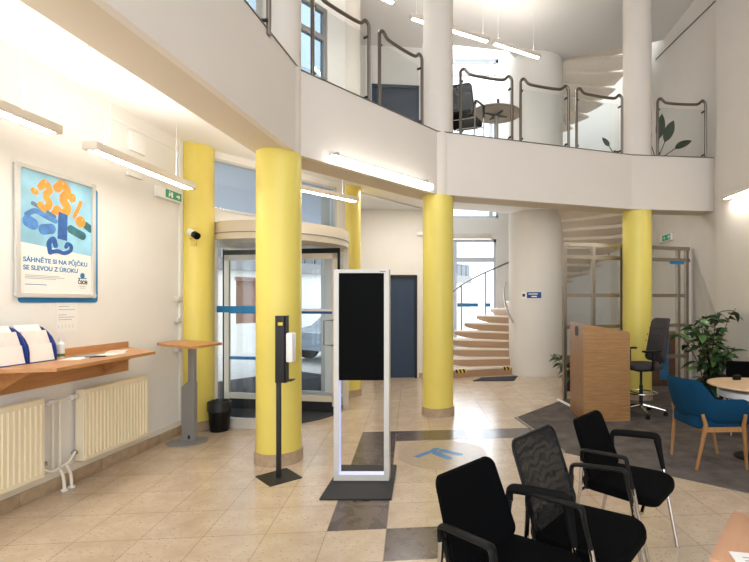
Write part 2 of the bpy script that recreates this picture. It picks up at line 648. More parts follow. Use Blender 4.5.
ZB, ZC, ZT, ZU = 3.0, 3.45, 3.84, 6.74      # beam underside, lower ceiling, balcony floor, upper ceiling

# ================================================================== STRUCTURE
# floor
b = BM(); prism(b, [(-3.9, -2.0), (4.4, -2.0), (4.4, 12.9), (-1.0, 12.9), (-1.0, 9.95), (-2.05, 9.85), (-2.05, 8.1), (-3.9, 5.6)], -0.12, 0)
struct('floor', b, M['floor'])
# carpet
b = BM(); prism(b, [(0.815, 6.36), (1.13, 4.89), (2.38, 3.85), (4.02, 2.45), (4.02, 7.37), (4.12, 7.37), (4.12, 9.4), (3.2, 8.2), (1.74, 7.56)], 0.0005, 0.008)
struct('floor_carpet', b, M['carpet'])
b = BM(); tube(b, [(0.81, 6.37, 0.008), (1.125, 4.89, 0.008)], 0.014, 6)
struct('trim_1', b, M['alu'])
b = BM(); tube(b, [(1.62, 7.5, 0.012), (1.72, 6.95, 0.012)], 0.022, 6)
struct('trim_2', b, M['white'])

# left wall (frame: local y runs along the wall, local x into the room)
LA = math.atan(0.042)
LU = Vector((math.sin(LA), math.cos(LA), 0))
LN = Vector((math.cos(LA), -math.sin(LA), 0))
def LW(Y, off=0.0, z=0.0):
    """point on the left wall at world Y, off metres out of it"""
    s = Y / math.cos(LA)
    return Vector((-3.46, 0, z)) + LU * s + LN * off
b = BM(); box(b, -0.3, 0, -2, 6.2, 0, ZU + 0.3)
struct('wall_left', b, M['wall'], loc=(-3.46, 0, 0), rotz=-LA)
b = BM()
for k in range(9):
    box(b, 0, 0.022, -1.2 + k * 0.8 + 0.002, -1.2 + (k + 1) * 0.8 - 0.002 if k < 8 else 5.7, 0, 0.105, 0.002)
struct('baseboard_left', b, M['stone'], loc=(-3.46, 0, 0), rotz=-LA)
b = BM(); box(b, 0, 0.012, -1.2, 5.7, 0.105, 0.165)
struct('trim_3', b, M['pipe'], loc=(-3.46, 0, 0), rotz=-LA)

# right wall and pier
b = BM(); box(b, 4.12, 4.4, 7.34, 12.9, 0, 9.0); box(b, 4.02, 4.4, -2, 7.34, 0, 9.0)
struct('wall_right', b, M['beige'])
b = BM(); box(b, 4.0, 4.02, -1, 7.36, 0, 0.09)
struct('baseboard_right', b, M['stone'])
b = BM()
q = [(4.112, 7.45, 6.30), (4.112, 9.75, 6.52)]
tube(b, q, 0.012, 6)
struct('trim_4', b, M['steel'])

# back wall with the two blue doors (local x follows the 0.1 slope)
BA = math.atan(0.1)
b = BM()
wall_panel(b, -2.3, -0.62, 0, ZU + 0.2, 0, 0.2, [(-1.655, -0.775, 0, 2.10), (-1.69, -0.735, ZT, 5.97)])
struct('wall_back', b, M['wall'], loc=(0, 9.79, 0), rotz=BA)
b = BM(); box(b, -2.25, -1.95, 8.0, 9.7, 0, ZU)
struct('wall_side', b, M['beige'])
b = BM(); box(b, -2.0, -1.70, -0.015, 0, 0, 0.1); box(b, -0.74, -0.62, -0.015, 0, 0, 0.1)
struct('baseboard_back', b, M['stone'], loc=(0, 9.79, 0), rotz=BA)
b = BM(); box(b, -0.66, -0.63, -0.02, 0.0, 0.1, 1.32)
struct('trim_5', b, M['wood_brown'], loc=(0, 9.79, 0), rotz=BA)
# stair well walls
b = BM(); box(b, -0.85, -0.62, 9.78, 12.8, 0, 9.0)
struct('wall_stairwell', b, M['wall_up'])
b = BM()
wall_panel(b, -0.9, 4.4, 0, 9.0, 12.6, 12.9, [(-0.25, 1.10, 0.35, 3.22), (-0.25, 1.16, 3.78, 6.45), (-0.25, 1.16, 7.2, 8.0)])
struct('wall_rear', b, M['wall_up'])
b = BM(); prism(b, [(-0.9, 9.5), (4.4, 9.5), (4.4, 12.9), (-0.9, 12.9)], 9.0, 9.02)
w = struct_root('window_5')  # unseen glazed roof, added to let more light down the stairwell
part('added_skylight_pane', b, M['glass'], w)
b = BM()
for k in range(5):
    box(b, -0.9 + k * 1.3, -0.84 + k * 1.3, 9.5, 12.9, 9.0, 9.1)
part('window_frame', b, M['winwhite'], w)

def window(n, x0, x1, z0, z1, y, mull, rails, film=None):
    w = struct_root('window_%d' % n)
    b = BM()
    t = 0.07
    box(b, x0, x0 + t, y, y + 0.08, z0, z1); box(b, x1 - t, x1, y, y + 0.08, z0, z1)
    box(b, x0, x1, y, y + 0.08, z0, z0 + t); box(b, x0, x1, y, y + 0.08, z1 - t, z1)
    for mx in mull:
        box(b, mx - 0.05, mx + 0.05, y - 0.01, y + 0.09, z0, z1)
    for rz in rails:
        box(b, x0 + 0.03, x1 - 0.03, y - 0.006, y + 0.086, rz - 0.06, rz + 0.06)
    part('window_frame', b, M['winwhite'], w)
    b = BM(); box(b, x0 + 0.02, x1 - 0.02, y + 0.035, y + 0.045, z0 + 0.02, z1 - 0.02)
    part('window_pane', b, M['glass'], w)
    if film:
        b = BM()
        for (a0, a1, c0, c1) in film:
            box(b, a0, a1, y + 0.028, y + 0.034, c0, c1)
        part('blue_film', b, M['film'], w)
    return w
window(1, -0.25, 1.10, 0.35, 3.22, 12.7, [0.0], [2.68], film=[(0.06, 0.62, 1.42, 1.52), (0.8, 0.95, 1.42, 1.52)])
window(2, -0.25, 1.16, 3.78, 6.45, 12.7, [0.96], [5.3])
window(6, -0.25, 1.16, 7.2, 8.0, 12.7, [0.96], [7.67])
b = BM(); box(b, -0.25, 0.95, 12.42, 12.58, 3.2, 3.34, 0.01)
single('roller_blind_box', b, M['beige'], 'beige roller blind box above the tall stairwell window', 'blind')

# entrance wall (local x along it, local -y into the hall)
EA = math.atan2(0.812, 0.584)
EC = (-2.44, 6.78, 0)
b = BM()
wall_panel(b, -1.32, 1.4, 0, ZU + 0.2, 0.0, 0.16, [(-0.95, 0.86, 0, 2.55), (-1.03, 0.95, 2.70, 3.36), (-0.85, 0.78, ZT + 0.05, 6.1)])
struct('wall_entrance', b, M['wall'], loc=EC, rotz=EA)
w = struct_root('window_3', EC, EA)
b = BM()
for (x0, x1, z0, z1) in ((-1.03, -1.0, 2.70, 3.36), (0.92, 0.95, 2.70, 3.36), (-1.03, 0.95, 2.70, 2.735), (-1.03, 0.95, 3.33, 3.36)):
    box(b, x0, x1, -0.01, 0.08, z0, z1)
part('window_frame', b, M['frame'], w)
b = BM(); box(b, -1.01, 0.93, 0.03, 0.04, 2.72, 3.34); part('window_pane', b, M['glass_b'], w)
w = struct_root('window_4', EC, EA)
b = BM()
for (x0, x1, z0, z1) in ((-0.85, -0.79, 3.89, 6.1), (0.72, 0.78, 3.89, 6.1), (-0.85, 0.78, 6.04, 6.1), (-0.85, 0.78, 3.89, 3.95), (0.2, 0.26, 3.89, 6.1), (0.26, 0.72, 5.60, 5.68)):
    box(b, x0, x1, 0.02, 0.1, z0, z1)
part('window_frame', b, M['grey'], w)
b = BM(); box(b, -0.8, 0.75, 0.055, 0.065, 3.92, 6.07); part('window_pane', b, M['glass_s'], w)

# ---- balcony: inner curve, slab, ring beam
corners = [(-1.96, -2.0), (-1.545, 4.70), (-0.25, 6.40), (2.75, 7.43), (4.125, 7.59)]
inner = []
for (ax, ay), (bx_, by_) in zip(corners[:-1], corners[1:]):
    for k_ in range(8):
        inner.append(Vector((ax + (bx_ - ax) * k_ / 8, ay + (by_ - ay) * k_ / 8, 0)))
inner.append(Vector((*corners[-1], 0)))
inner2 = [(p.x, p.y) for p in inner]
def offset_curve(pts, d):
    out = []
    for i, p in enumerate(pts):
        a = pts[max(i - 1, 0)]
        c = pts[min(i + 1, len(pts) - 1)]
        t = ((c - p).normalized() + (p - a).normalized()).normalized()
        nrm = Vector((-t.y, t.x, 0))
        t1 = (c - p).normalized() if i < len(pts) - 1 else t
        out.append(p + nrm * (d / max(0.5, t.dot(t1))))
    return out
outer = offset_curve(inner, 0.40)
# fascia + beam as a sweep with its own cross-section
def sweep(name, a, c, z0, z1, m):
    b = BM()
    n = len(a)
    rings = []
    for p, q in zip(a, c):
        rings.append([b.verts.new((p.x, p.y, z0)), b.verts.new((q.x, q.y, z0)), b.verts.new((q.x, q.y, z1)), b.verts.new((p.x, p.y, z1))])
    for i in range(n - 1):
        for k in range(4):
            b.faces.new((rings[i][k], rings[i][(k + 1) % 4], rings[i + 1][(k + 1) % 4], rings[i + 1][k]))
    b.faces.new(rings[0]); b.faces.new(rings[-1])
    return struct(name, b, m, sharp=30)
beam = sweep('balcony_beam', inner, outer, ZB, ZC + 0.05, M['beam'])
fa = sweep('balcony_fascia', offset_curve(inner, -0.012), offset_curve(inner, 0.05), ZB - 0.002, ZT + 0.004, M['fascia'])
b = BM()
edge = offset_curve(inner, -0.016)
tube(b, [(p.x, p.y, ZT + 0.004) for p in edge], 0.007, 6)
struct('trim_6', b, M['steel'])

SX, SY, SR, SI = 1.76, 10.4, 2.0, 0.58           # stair axis, outer and inner radius
def sp(th, r):
    """point at stair angle th (deg, from -X turning over +Y)"""
    return (SX - r * math.cos(R(th)), SY + r * math.sin(R(th)))
slab = [(p.x, p.y) for p in offset_curve(inner, 0.04)]
slab[-1] = (4.22, 7.65)
arc_r = [sp(a, SI - 0.05) for a in range(252, 340, 12)]
slab_poly = slab + [(4.2, 8.50), sp(252, 2.05)] + arc_r + [sp(-20, SI)] + [sp(-20, 2.02), (-0.7, 9.9), (-2.1, 9.75), (-2.1, 8.0), (-1.75, 7.95), (-3.35, 5.75), (-3.6, 5.0), (-3.6, -2)]
b = BM(); prism(b, slab_poly, ZC, ZT)
struct('ceiling', b, [M['ceil']])
# upper ceiling
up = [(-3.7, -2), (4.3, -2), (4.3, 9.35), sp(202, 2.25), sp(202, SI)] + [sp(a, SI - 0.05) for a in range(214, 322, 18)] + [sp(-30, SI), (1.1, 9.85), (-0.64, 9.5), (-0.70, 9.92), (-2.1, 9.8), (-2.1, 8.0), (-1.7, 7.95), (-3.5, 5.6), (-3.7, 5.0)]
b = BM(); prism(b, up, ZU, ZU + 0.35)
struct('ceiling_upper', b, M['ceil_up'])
# stair core
b = BM(); lathe(b, [(SI, 0.0), (SI, 9.0)], 64, (SX, SY))
struct('wall_core', b, M['core'])

# ================================================================== COLUMNS
def column(x, y, r, ztop, label, upper=None, skirt=True):
    t = thing('column', label, 'column', (x, y, 0))
    b = BM(); lathe(b, [(r, 0.0), (r, ztop)], 48); part('shaft', b, M['yellow'], t)
    b = BM(); lathe(b, [(r + 0.016, 0), (r + 0.016, 0.112), (r + 0.001, 0.114)], 24)
    part('stone_base_ring', b, M['stone'], t, sharp=10)
    if upper:
        b = BM(); lathe(b, [(r - 0.004, upper[0]), (r - 0.004, upper[1])], 48)
        part('upper_shaft', b, M['fascia'], t, 'white upper length of the column')
    return t
column(-1.73, 4.68, 0.212, ZB, 'yellow round column behind the sanitiser stand, white above the balcony', (ZB + 0.001, ZU))
column(-0.235, 6.60, 0.212, ZB, 'yellow round column between blue door and spiral stair, white above', (ZB + 0.001, ZU))
column(2.93, 7.66, 0.222, ZB, 'yellow round column behind the drafting stool, white above the balcony', (ZB + 0.001, ZU))
column(-1.77, 7.90, 0.20, ZC, 'yellow round column right of the revolving door, partly behind the display frame', (ZT, ZU))
column(-3.20, 5.86, 0.215, ZC, 'yellow round column in the left corner carrying the security camera')

# ================================================================== SPIRAL STAIR
RISE, DA, TH0 = ZT / 22.0, 12.3, -20.0
st = thing('spiral_staircase', 'pale stone spiral stair winding around the white round core', 'staircase', (SX, SY, 0))
def step_mesh(th, ztop, first=False):
    b = BM()
    n = 4
    ov = 1.5
    def pt(a, r):
        return (-r * math.cos(R(a)), r * math.sin(R(a)))
    hin, hout = RISE + 0.035, 0.085
    a0, a1 = th - ov, th + DA
    rr = [SI - 0.03, 0.95, 1.35, 1.7, 1.9, SR]
    hh = [hin, hin, hin - 0.02, 0.155, 0.12, hout]
    if first:
        hh = [RISE] * 6
    top, bot = [], []
    for k in range(n + 1):
        a = a0 + (a1 - a0) * k / n
        tr, br = [], []
        for r, h in zip(rr, hh):
            x, y = pt(a, r)
            f = k / n
            z_soff = ztop - h * (1 - 0.62 * f) if not first else ztop - h
            tr.append(b.verts.new((x, y, ztop)))
            br.append(b.verts.new((x, y, z_soff)))
        top.append(tr); bot.append(br)
    for k in range(n):
        for j in range(5):
            f = b.faces.new((top[k][j], top[k][j + 1], top[k + 1][j + 1], top[k + 1][j])); f.material_index = 1
            f = b.faces.new((bot[k][j], bot[k + 1][j], bot[k + 1][j + 1], bot[k][j + 1])); f.material_index = 1
        b.faces.new((top[k][5], top[k + 1][5], bot[k + 1][5], bot[k][5]))
        b.faces.new((top[k][0], top[k + 1][0], bot[k + 1][0], bot[k][0]))
    lip = [b.verts.new(v.co - Vector((0, 0, 0.032))) for v in top[0]]
    for j in range(5):
        f = b.faces.new((top[0][j], top[0][j + 1], lip[j + 1], lip[j])); f.material_index = 1
        b.faces.new((lip[j], lip[j + 1], bot[0][j + 1], bot[0][j]))
        f = b.faces.new((top[n][j], top[n][j + 1], bot[n][j + 1], bot[n][j])); f.material_index = 1
    return b
for k in range(22):
    part('step', step_mesh(TH0 + DA * k, RISE * (k + 1), k == 0), [M['step'], M['stepsoft'], M['soffit']], st, sharp=20)
for k in range(20):
    part('step', step_mesh(TH0 + DA * k, ZT + RISE * (k + 1)), [M['stepsoft'], M['stepsoft'], M['soffit']], st, sharp=20)
def helix(r, a0, a1, zoff, n=40, base=0.0):
    out = []
    for i in range(n + 1):
        a = a0 + (a1 - a0) * i / n
        out.append((-r * math.cos(R(a)), r * math.sin(R(a)), base + (a - TH0) / DA * RISE + RISE * 0.5 + zoff))
    return out
b = BM(); tube(b, helix(SR - 0.03, -14, 225, 1.08), 0.02, 8); part('handrail', b, M['steel'], st)
b = BM(); tube(b, helix(SI + 0.10, -36, 24, 1.27, 16), 0.022, 8); part('handrail', b, M['alu'], st, 'pale inner handrail')
for k in range(0, 20, 2):
    a = TH0 + DA * (k + 0.5)
    x, y = -(SR - 0.03) * math.cos(R(a)), (SR - 0.03) * math.sin(R(a))
    z = RISE * (k + 1)
    b = BM(); tube(b, [(x, y, z), (x, y, z + 1.08)], 0.018, 8); part('baluster', b, M['steel'], st)
# hazard tape at both ends of the first step
for r0, r1, nm in ((1.62, 1.86, 'hazard_tape'), (0.60, 0.76, 'hazard_tape')):
    b = BM()
    a = TH0 - 1.5
    d = Vector((-math.cos(R(a)), math.sin(R(a)), 0)); nn = Vector((-d.y, d.x, 0))
    if nn.y > 0: nn = -nn
    k = 0
    r = r0
    while r < r1:
        for dz0, dz1 in ((RISE - 0.075, RISE - 0.004),):
            v = [d * r + nn * 0.003, d * (r + 0.04) + nn * 0.003]
            q = [b.verts.new((v[0].x, v[0].y, dz0)), b.verts.new((v[1].x, v[1].y, dz0)), b.verts.new((v[1].x + d.x * 0.03, v[1].y + d.y * 0.03, dz1)), b.verts.new((v[0].x + d.x * 0.03, v[0].y + d.y * 0.03, dz1))]
            f = b.faces.new(q); f.material_index = k % 2
        k += 1
        r += 0.04
    part(nm, b, [M['hazard'], M['blackp']], st)
b = BM(); prism(b, [(0.35, 9.30), (1.16, 9.34), (1.30, 9.93), (0.55, 9.72)], 0.001, 0.012)
single('door_mat', b, M['mat_dark'], 'dark grey mat on the floor before the first stair step', 'mat')

# ================================================================== BLUE DOORS
def blue_door(n, z, m, x0, x1, h):
    d = struct_root('door_%d' % n, (0, 9.79, z), BA)
    b = BM()
    box(b, x0, x0 + 0.05, -0.015, 0.1, 0, h); box(b, x1 - 0.05, x1, -0.015, 0.1, 0, h); box(b, x0, x1, -0.015, 0.1, h - 0.05, h)
    part('door_frame', b, M['blackm'] if n == 1 else M['doorblue_up'], d)
    b = BM()
    box(b, x0 + 0.05, x1 - 0.05, 0.05, 0.09, 0.005, h - 0.05)
    k = 4
    w = (x1 - x0 - 0.1) / k
    for i in range(k):
        box(b, x0 + 0.05 + i * w + 0.018, x0 + 0.05 + (i + 1) * w - 0.018, 0.03, 0.055, 0.02, h - 0.16)
    part('door_leaf', b, m, d)
blue_door(1, 0, M['doorblue'], -1.655, -0.775, 2.10)
blue_door(2, ZT, M['doorblue_up'], -1.69, -0.735, 2.12)

# ================================================================== REVOLVING DOOR
rd = thing('revolving_door', 'cream framed revolving glass door with blue bands in the entrance', 'door', (-2.485, 6.765, 0), EA)
RR = 0.92
def arcpts(r, a0, a1, n):
    return [(r * math.cos(R(a0 + (a1 - a0) * i / n)), r * math.sin(R(a0 + (a1 - a0) * i / n))) for i in range(n + 1)]
def ring_seg(b, r0, r1, a0, a1, z0, z1, n=24):
    return prism_arc(b, r0, r1, a0, a1, z0, z1, n)
def prism_arc(b, r0, r1, a0, a1, z0, z1, n):
    A, B_ = arcpts(r0, a0, a1, n), arcpts(r1, a0, a1, n)
    rings = [[b.verts.new((p[0], p[1], z0)), b.verts.new((q[0], q[1], z0)), b.verts.new((q[0], q[1], z1)), b.verts.new((p[0], p[1], z1))] for p, q in zip(A, B_)]
    for i in range(n):
        for k in range(4):
            b.faces.new((rings[i][k], rings[i][(k + 1) % 4], rings[i + 1][(k + 1) % 4], rings[i + 1][k]))
    if abs(a1 - a0) < 359:
        b.faces.new(rings[0]); b.faces.new(rings[-1])
    return b
M['doorcream'] = mat('cream_door_frame', (218, 205, 184), 0.4)
b = BM(); prism_arc(b, 0.60, RR + 0.03, 0, 360, 2.33, 2.555, 56); part('header_ring', b, M['doorcream'], rd)
b = BM(); lathe(b, [(0.62, 2.32), (0.62, 2.36)], 40); part('header_ceiling', b, M['frame'], rd)
b = BM(); prism_arc(b, RR + 0.03, RR + 0.036, 0, 360, 2.405, 2.418, 56); part('header_groove', b, M['grey'], rd)
for a0, a1 in ((-44, 44), (136, 224)):
    b = BM(); prism_arc(b, RR - 0.006, RR + 0.004, a0, a1, 0.12, 2.33, 20); part('curved_pane', b, M['glass_d'], rd)
    b = BM(); prism_arc(b, RR - 0.03, RR + 0.03, a0, a1, 0.0, 0.12, 20); part('base_ring', b, M['frame'], rd)
    b = BM()
    for a in (a0, a1):
        prism_arc(b, RR - 0.05, RR + 0.03, a - 1.8, a + 1.8, 0, 2.33, 2)
    part('curved_wall_post', b, M['doorcream'], rd)
b = BM(); prism_arc(b, RR + 0.003, RR + 0.006, 136, 224, 1.42, 1.50, 20); part('blue_band', b, M['film'], rd)
b = BM(); lathe(b, [(RR - 0.06, 0.0005), (RR - 0.06, 0.012)], 48); part('floor_disc', b, M['mat_dark'], rd)
b = BM(); lathe(b, [(0.05, 0.012), (0.05, 2.33)], 16); part('centre_post', b, M['doorcream'], rd)
def wing(a):
    c, s = math.cos(R(a)), math.sin(R(a))
    def T(bm):
        bmesh.ops.transform(bm, matrix=Matrix.Rotation(R(a), 4, 'Z'), verts=bm.verts[:])
        return bm
    x0, x1 = 0.05, RR - 0.05
    b = BM()
    box(b, x0, x0 + 0.06, -0.02, 0.02, 0.10, 2.23); box(b, x1 - 0.075, x1, -0.02, 0.02, 0.10, 2.23)
    box(b, x0, x1, -0.02, 0.02, 2.15, 2.23); box(b, x0, x1, -0.02, 0.02, 0.16, 0.24)
    w = part('wing_frame', T(b), M['doorcream'], rd)
    b = BM(); box(b, x0 + 0.05, x1 - 0.07, -0.005, 0.005, 0.22, 2.17); part('wing_pane', T(b), M['glass_d'], w)
    b = BM(); box(b, x1, x1 + 0.03, -0.012, 0.012, 0.03, 2.29); box(b, x0, x1 + 0.03, -0.012, 0.012, 2.23, 2.30); box(b, x0, x1 + 0.03, -0.016, 0.016, 0.02, 0.16)
    part('brush_seal', T(b), M['rubber'], w)
    b = BM(); box(b, x0 + 0.06, x1 - 0.075, -0.009, 0.009, 1.385, 1.42); part('blue_band', T(b), M['film_dark'], w)
    b = BM(); box(b, x0 + 0.06, x1 - 0.075, -0.009, 0.009, 1.42, 1.455); part('clear_band', T(b), M['white'], w)
    if a > 0:
        b = BM(); box(b, x0 + 0.06, x1 - 0.075, -0.009, 0.009, 0.72, 0.765); part('lower_blue_band', T(b), M['film'], w)
        return
    b = BM(); tube(b, [(x1 - 0.05, -0.02, 1.30), (x1 - 0.05, -0.06, 1.30), (x1 - 0.16, -0.10, 1.29), (x1 - 0.16, -0.10, 0.96), (x1 - 0.05, -0.06, 0.95), (x1 - 0.05, -0.02, 0.95)], 0.011, 8)
    part('pull_handle', T(b), M['grey'], w)
for a in (-64.3, 115.7):
    wing(a)

# ================================================================== STREET OUTSIDE
b = BM(); box(b, -9, 16, 0.2, 8.0, -0.14, -0.03)
struct('ground_street', b, M['pave'], loc=EC, rotz=EA)
b = BM(); box(b, -2.2, 2.6, 0.75, 3.3, -0.03, -0.012)
struct('floor_threshold', b, M['mat_dark'], loc=EC, rotz=EA)
b = BM(); box(b, -3.5, 3.5, 0.2, 4.6, 3.42, 3.5); box(b, -3.5, 3.5, 4.5, 4.6, 3.2, 3.42)
single('street_canopy', b, M['canopy'], 'pale blue-grey canopy outside above the revolving door', 'canopy', EC, EA)
bl = thing('street_building', 'white building across the street behind the revolving door', 'building', EC, EA)
b = BM(); wall_panel(b, -8, 16, -0.1, 9.5, 7.6, 7.9, [(0.65, 1.75, 0.3, 2.2), (3.6, 4.9, 0.9, 2.2), (-2.0, -0.9, 0.9, 2.3)])
part('wall', b, M['outwall'], bl)
for (x0, x1, z0, z1) in ((0.65, 1.75, 0.3, 2.2), (3.6, 4.9, 0.9, 2.2), (-2.0, -0.9, 0.9, 2.3)):
    b = BM(); box(b, x0, x1, 7.72, 7.78, z0, z1); box(b, x0 - 0.04, x1 + 0.04, 7.56, 7.62, z1, z1 + 0.1); part('shutter', b, M['outbrown'], bl)
b = BM()
for k in range(60):
    box(b, -8 + k * 0.4, -8 + k * 0.4 + 0.3, 7.5, 7.6, 2.85, 3.4)
part('grille_band', b, M['outgrey'], bl)
b = BM(); box(b, -8, 16, 7.45, 7.62, 2.5, 2.85); part('cornice', b, M['grey'], bl)
cr = thing('parked_car', 'silver-blue car parked in the street seen through the glass door', 'car', (EC[0] + 5.7 * 0.584 - 4.4 * 0.812, EC[1] + 5.7 * 0.812 + 4.4 * 0.584, -0.03), EA)
prof = [(-2.1, 0.35), (-2.12, 0.6), (-2.0, 0.78), (-1.2, 0.92), (-0.55, 1.38), (0.7, 1.42), (1.5, 0.98), (2.0, 0.92), (2.1, 0.4), (1.6, 0.28), (-1.7, 0.28)]
b = BM(); prism_map(b, prof, -0.85, 0.85, lambda a, z, c: Vector((a, c, z))); part('body', b, M['carpaint'], cr)
b = BM(); prism_map(b, [(-1.0, 0.95), (-0.5, 1.33), (0.65, 1.36), (1.25, 0.98)], -0.86, 0.86, lambda a, z, c: Vector((a, c, z))); part('side_windows', b, M['carglass'], cr)
for x in (-1.3, 1.3):
    for y in (-0.82, 0.82):
        b = BM(); tube(b, [(x, y - 0.09, 0.32), (x, y + 0.09, 0.32)], 0.32, 20); part('wheel', b, M['rubber'], cr)

# ================================================================== BALCONY RAILINGS
def on_curve_px(px):
    """point of the balcony edge in the direction of a pixel column (used once, for post spacing)"""
    k = (px - 455.0) / 476.0
    c = offset_curve(inner, 0.03)
    for i in range(len(c) - 1):
        f0, f1 = c[i].x - k * c[i].y, c[i + 1].x - k * c[i + 1].y
        if f0 * f1 <= 0 and abs(f0 - f1) > 1e-9 and c[i].y > 1.5:
            t = f0 / (f0 - f1)
            return c[i].lerp(c[i + 1], t)
    return c[-1]
def railing(pa, pb, label, side=1):
    pa, pb = Vector((pa.x, pa.y, ZT)), Vector((pb.x, pb.y, ZT))
    t = thing('balcony_railing', label, 'railing', pa, 0, 'glass railing panels along the balcony')
    d = pb - pa
    Ln = d.length
    u = d.normalized()
    def P(s, z, off=0.0):
        return Vector((u.x * s - u.y * off, u.y * s + u.x * off, z))
    H = 0.90
    for s, sg in ((0, 1), (Ln, -1)):
        b = BM(); tube(b, [P(s, -0.05), P(s, H - 0.03), P(s + sg * 0.012, H), P(s + sg * 0.04, H + 0.018)], 0.021, 10)
        part('post', b, M['steel'], t)
    b = BM()
    tube(b, spline([P(0.02, H + 0.01), P(0.06, H + 0.022), P(0.12, H - 0.03), P(0.2, H - 0.045), P(Ln * 0.5, H - 0.05), P(Ln - 0.2, H - 0.045), P(Ln - 0.12, H - 0.03), P(Ln - 0.06, H + 0.022), P(Ln - 0.02, H + 0.01)], 5), 0.021, 10)
    part('top_rail', b, M['steel'], t)
    b = BM()
    g = [P(0.03, 0.015, 0.03), P(Ln - 0.03, 0.015, 0.03), P(Ln - 0.03, H - 0.11, 0.03), P(0.03, H - 0.11, 0.03)]
    h = [p + Vector((-u.y, u.x, 0)) * 0.008 for p in g]
    vs = [b.verts.new(p) for p in g + h]
    for f in ((0, 1, 2, 3), (4, 5, 6, 7), (0, 1, 5, 4), (1, 2, 6, 5), (2, 3, 7, 6), (3, 0, 4, 7)):
        b.faces.new([vs[i] for i in f])
    part('glass_pane', b, M['glass'], t)
    for s, z in ((0.03, 0.06), (0.03, H - 0.15), (Ln - 0.03, 0.06), (Ln - 0.03, H - 0.15)):
        b = BM(); tube(b, [P(s - 0.001, z, -0.005), P(s, z, 0.05)], 0.014, 8); part('glass_clamp', b, M['blackm'], t)
rails = [((-1.63, 2.95), (-1.565, 4.00), 'frontmost glass railing panel at the left of the balcony'),
         (on_curve_px(312.5), on_curve_px(369), 'glass railing panel right of the white upper column at left'),
         (on_curve_px(379.5), on_curve_px(422), 'glass railing panel in front of the upper blue door'),
         (on_curve_px(460.5), on_curve_px(512), 'glass railing panel in front of the bistro table upstairs'),
         (on_curve_px(520.5), on_curve_px(568.5), 'glass railing panel in front of the round core upstairs'),
         (on_curve_px(576.5), on_curve_px(622), 'glass railing panel in front of the upper stair steps'),
         (on_curve_px(657.5), on_curve_px(705.5), 'glass railing panel at far right beside the beige wall')]
for pa, pb, lb in rails:
    pa = Vector((pa[0], pa[1], 0)); pb = Vector((pb[0], pb[1], 0))
    railing(pa, pb, lb)

# ================================================================== LAMPS
def lamp(name, pa, pb, label, group, cords=None, brackets=None, ztop=None, w=0.115, h=0.062, up=True):
    pa, pb = Vector(pa), Vector(pb)
    d = pb - pa
    Ln = d.length
    ang = math.atan2(d.y, d.x)
    t = thing(name, label, 'lamp', pa, ang, group)
    b = BM(); box(b, 0, Ln, -w / 2, w / 2, 0.004, h, 0.003); part('housing', b, M['lampbody'], t)
    b = BM(); box(b, 0.03, Ln - 0.03, -w * 0.27, w * 0.27, 0.0, 0.006); part('diffuser', b, M['lamp'], t)
    if up:
        b = BM(); box(b, 0.03, Ln - 0.03, -w * 0.3, w * 0.3, h - 0.004, h + 0.003); part('upper_diffuser', b, M['lamp_up'], t)
    if cords:
        for s in cords:
            b = BM(); tube(b, [(s, 0, h), (s, 0, ztop - pa.z)], 0.0022, 6); part('suspension_wire', b, M['white'], t)
            b = BM(); tube(b, [(s, 0, h), (s, 0, h + 0.035)], 0.006, 8); part('wire_grip', b, M['grey'], t)
    if brackets:
        for s in brackets:
            b = BM(); box(b, s - 0.02, s + 0.02, w / 2 - 0.02, w / 2 + 0.05, 0.02, h + 0.03); part('bracket', b, M['grey'], t)
    return t
G1 = 'long fluorescent lamps hanging under the balcony ceiling'
tb = lamp('pendant_lamp', (-2.665, 3.47, 2.66), (-2.62, 4.72, 2.66), 'hanging strip lamp above the poster, nearer the green exit sign', G1, (0.15, 1.02), ztop=ZC)
b = BM(); box(b, 0.04, 0.26, -0.05, 0.05, ZC - 2.66 - 0.03, ZC - 2.66 - 0.002, 0.01); part('ceiling_canopy', b, M['white'], tb)
b = BM(); tube(b, spline([(0.2, 0, ZC - 2.69), (0.21, 0.01, 0.5), (0.2, 0.0, 0.2), (0.12, 0, 0.06)], 6), 0.004, 6); part('power_cord', b, M['white'], tb)
lamp('pendant_lamp', (-2.72, 1.75, 2.66), (-2.665, 3.17, 2.66), 'hanging strip lamp cut by the left picture edge', G1, (0.15, 1.2), ztop=ZC)
lamp('pendant_lamp', (-2.14, 5.62, 2.93), (-1.36, 6.58, 2.93), 'hanging strip lamp beside the revolving door, crossing behind the yellow column', G1, (0.15, 1.0), ztop=ZC)
pa = Vector((-1.277, 4.935, 3.0)); pb = Vector((-0.31, 6.19, 3.0))
d_ = pb - pa
t = thing('fascia_lamp', 'bright strip lamp fixed low on the curved balcony front', 'lamp', pa, math.atan2(d_.y, d_.x))
M['lamp_soft'] = mat('lamp_opal_cover', (255, 255, 255), 0.5, emit=(255, 251, 243), estr=4.5)
b = BM(); box(b, 0.0, d_.length, -0.045, 0.045, 0.0, 0.075, 0.012); part('opal_cover', b, M['lamp_soft'], t)
b = BM(); box(b, 0.01, d_.length - 0.01, 0.03, 0.05, 0.02, 0.10); part('housing', b, M['lampbody'], t)
for s_ in (0.06, d_.length - 0.1):
    b = BM(); box(b, s_, s_ + 0.03, -0.01, 0.05, 0.07, 0.12); part('bracket', b, M['grey'], t)
lamp('wall_strip_lamp', (3.93, 6.94, 3.04), (3.93, 5.6, 3.04), 'strip lamp on the right wall cut by the picture edge', None, h=0.05, w=0.1, up=False)
G2 = 'strip lamps hanging from the upper ceiling'
lamp('upper_pendant_lamp', (0.64, 7.98, 5.88), (1.50, 8.47, 5.88), 'upstairs strip lamp right of the middle column, its free end at right', G2, (0.1, 0.85), ztop=ZU)
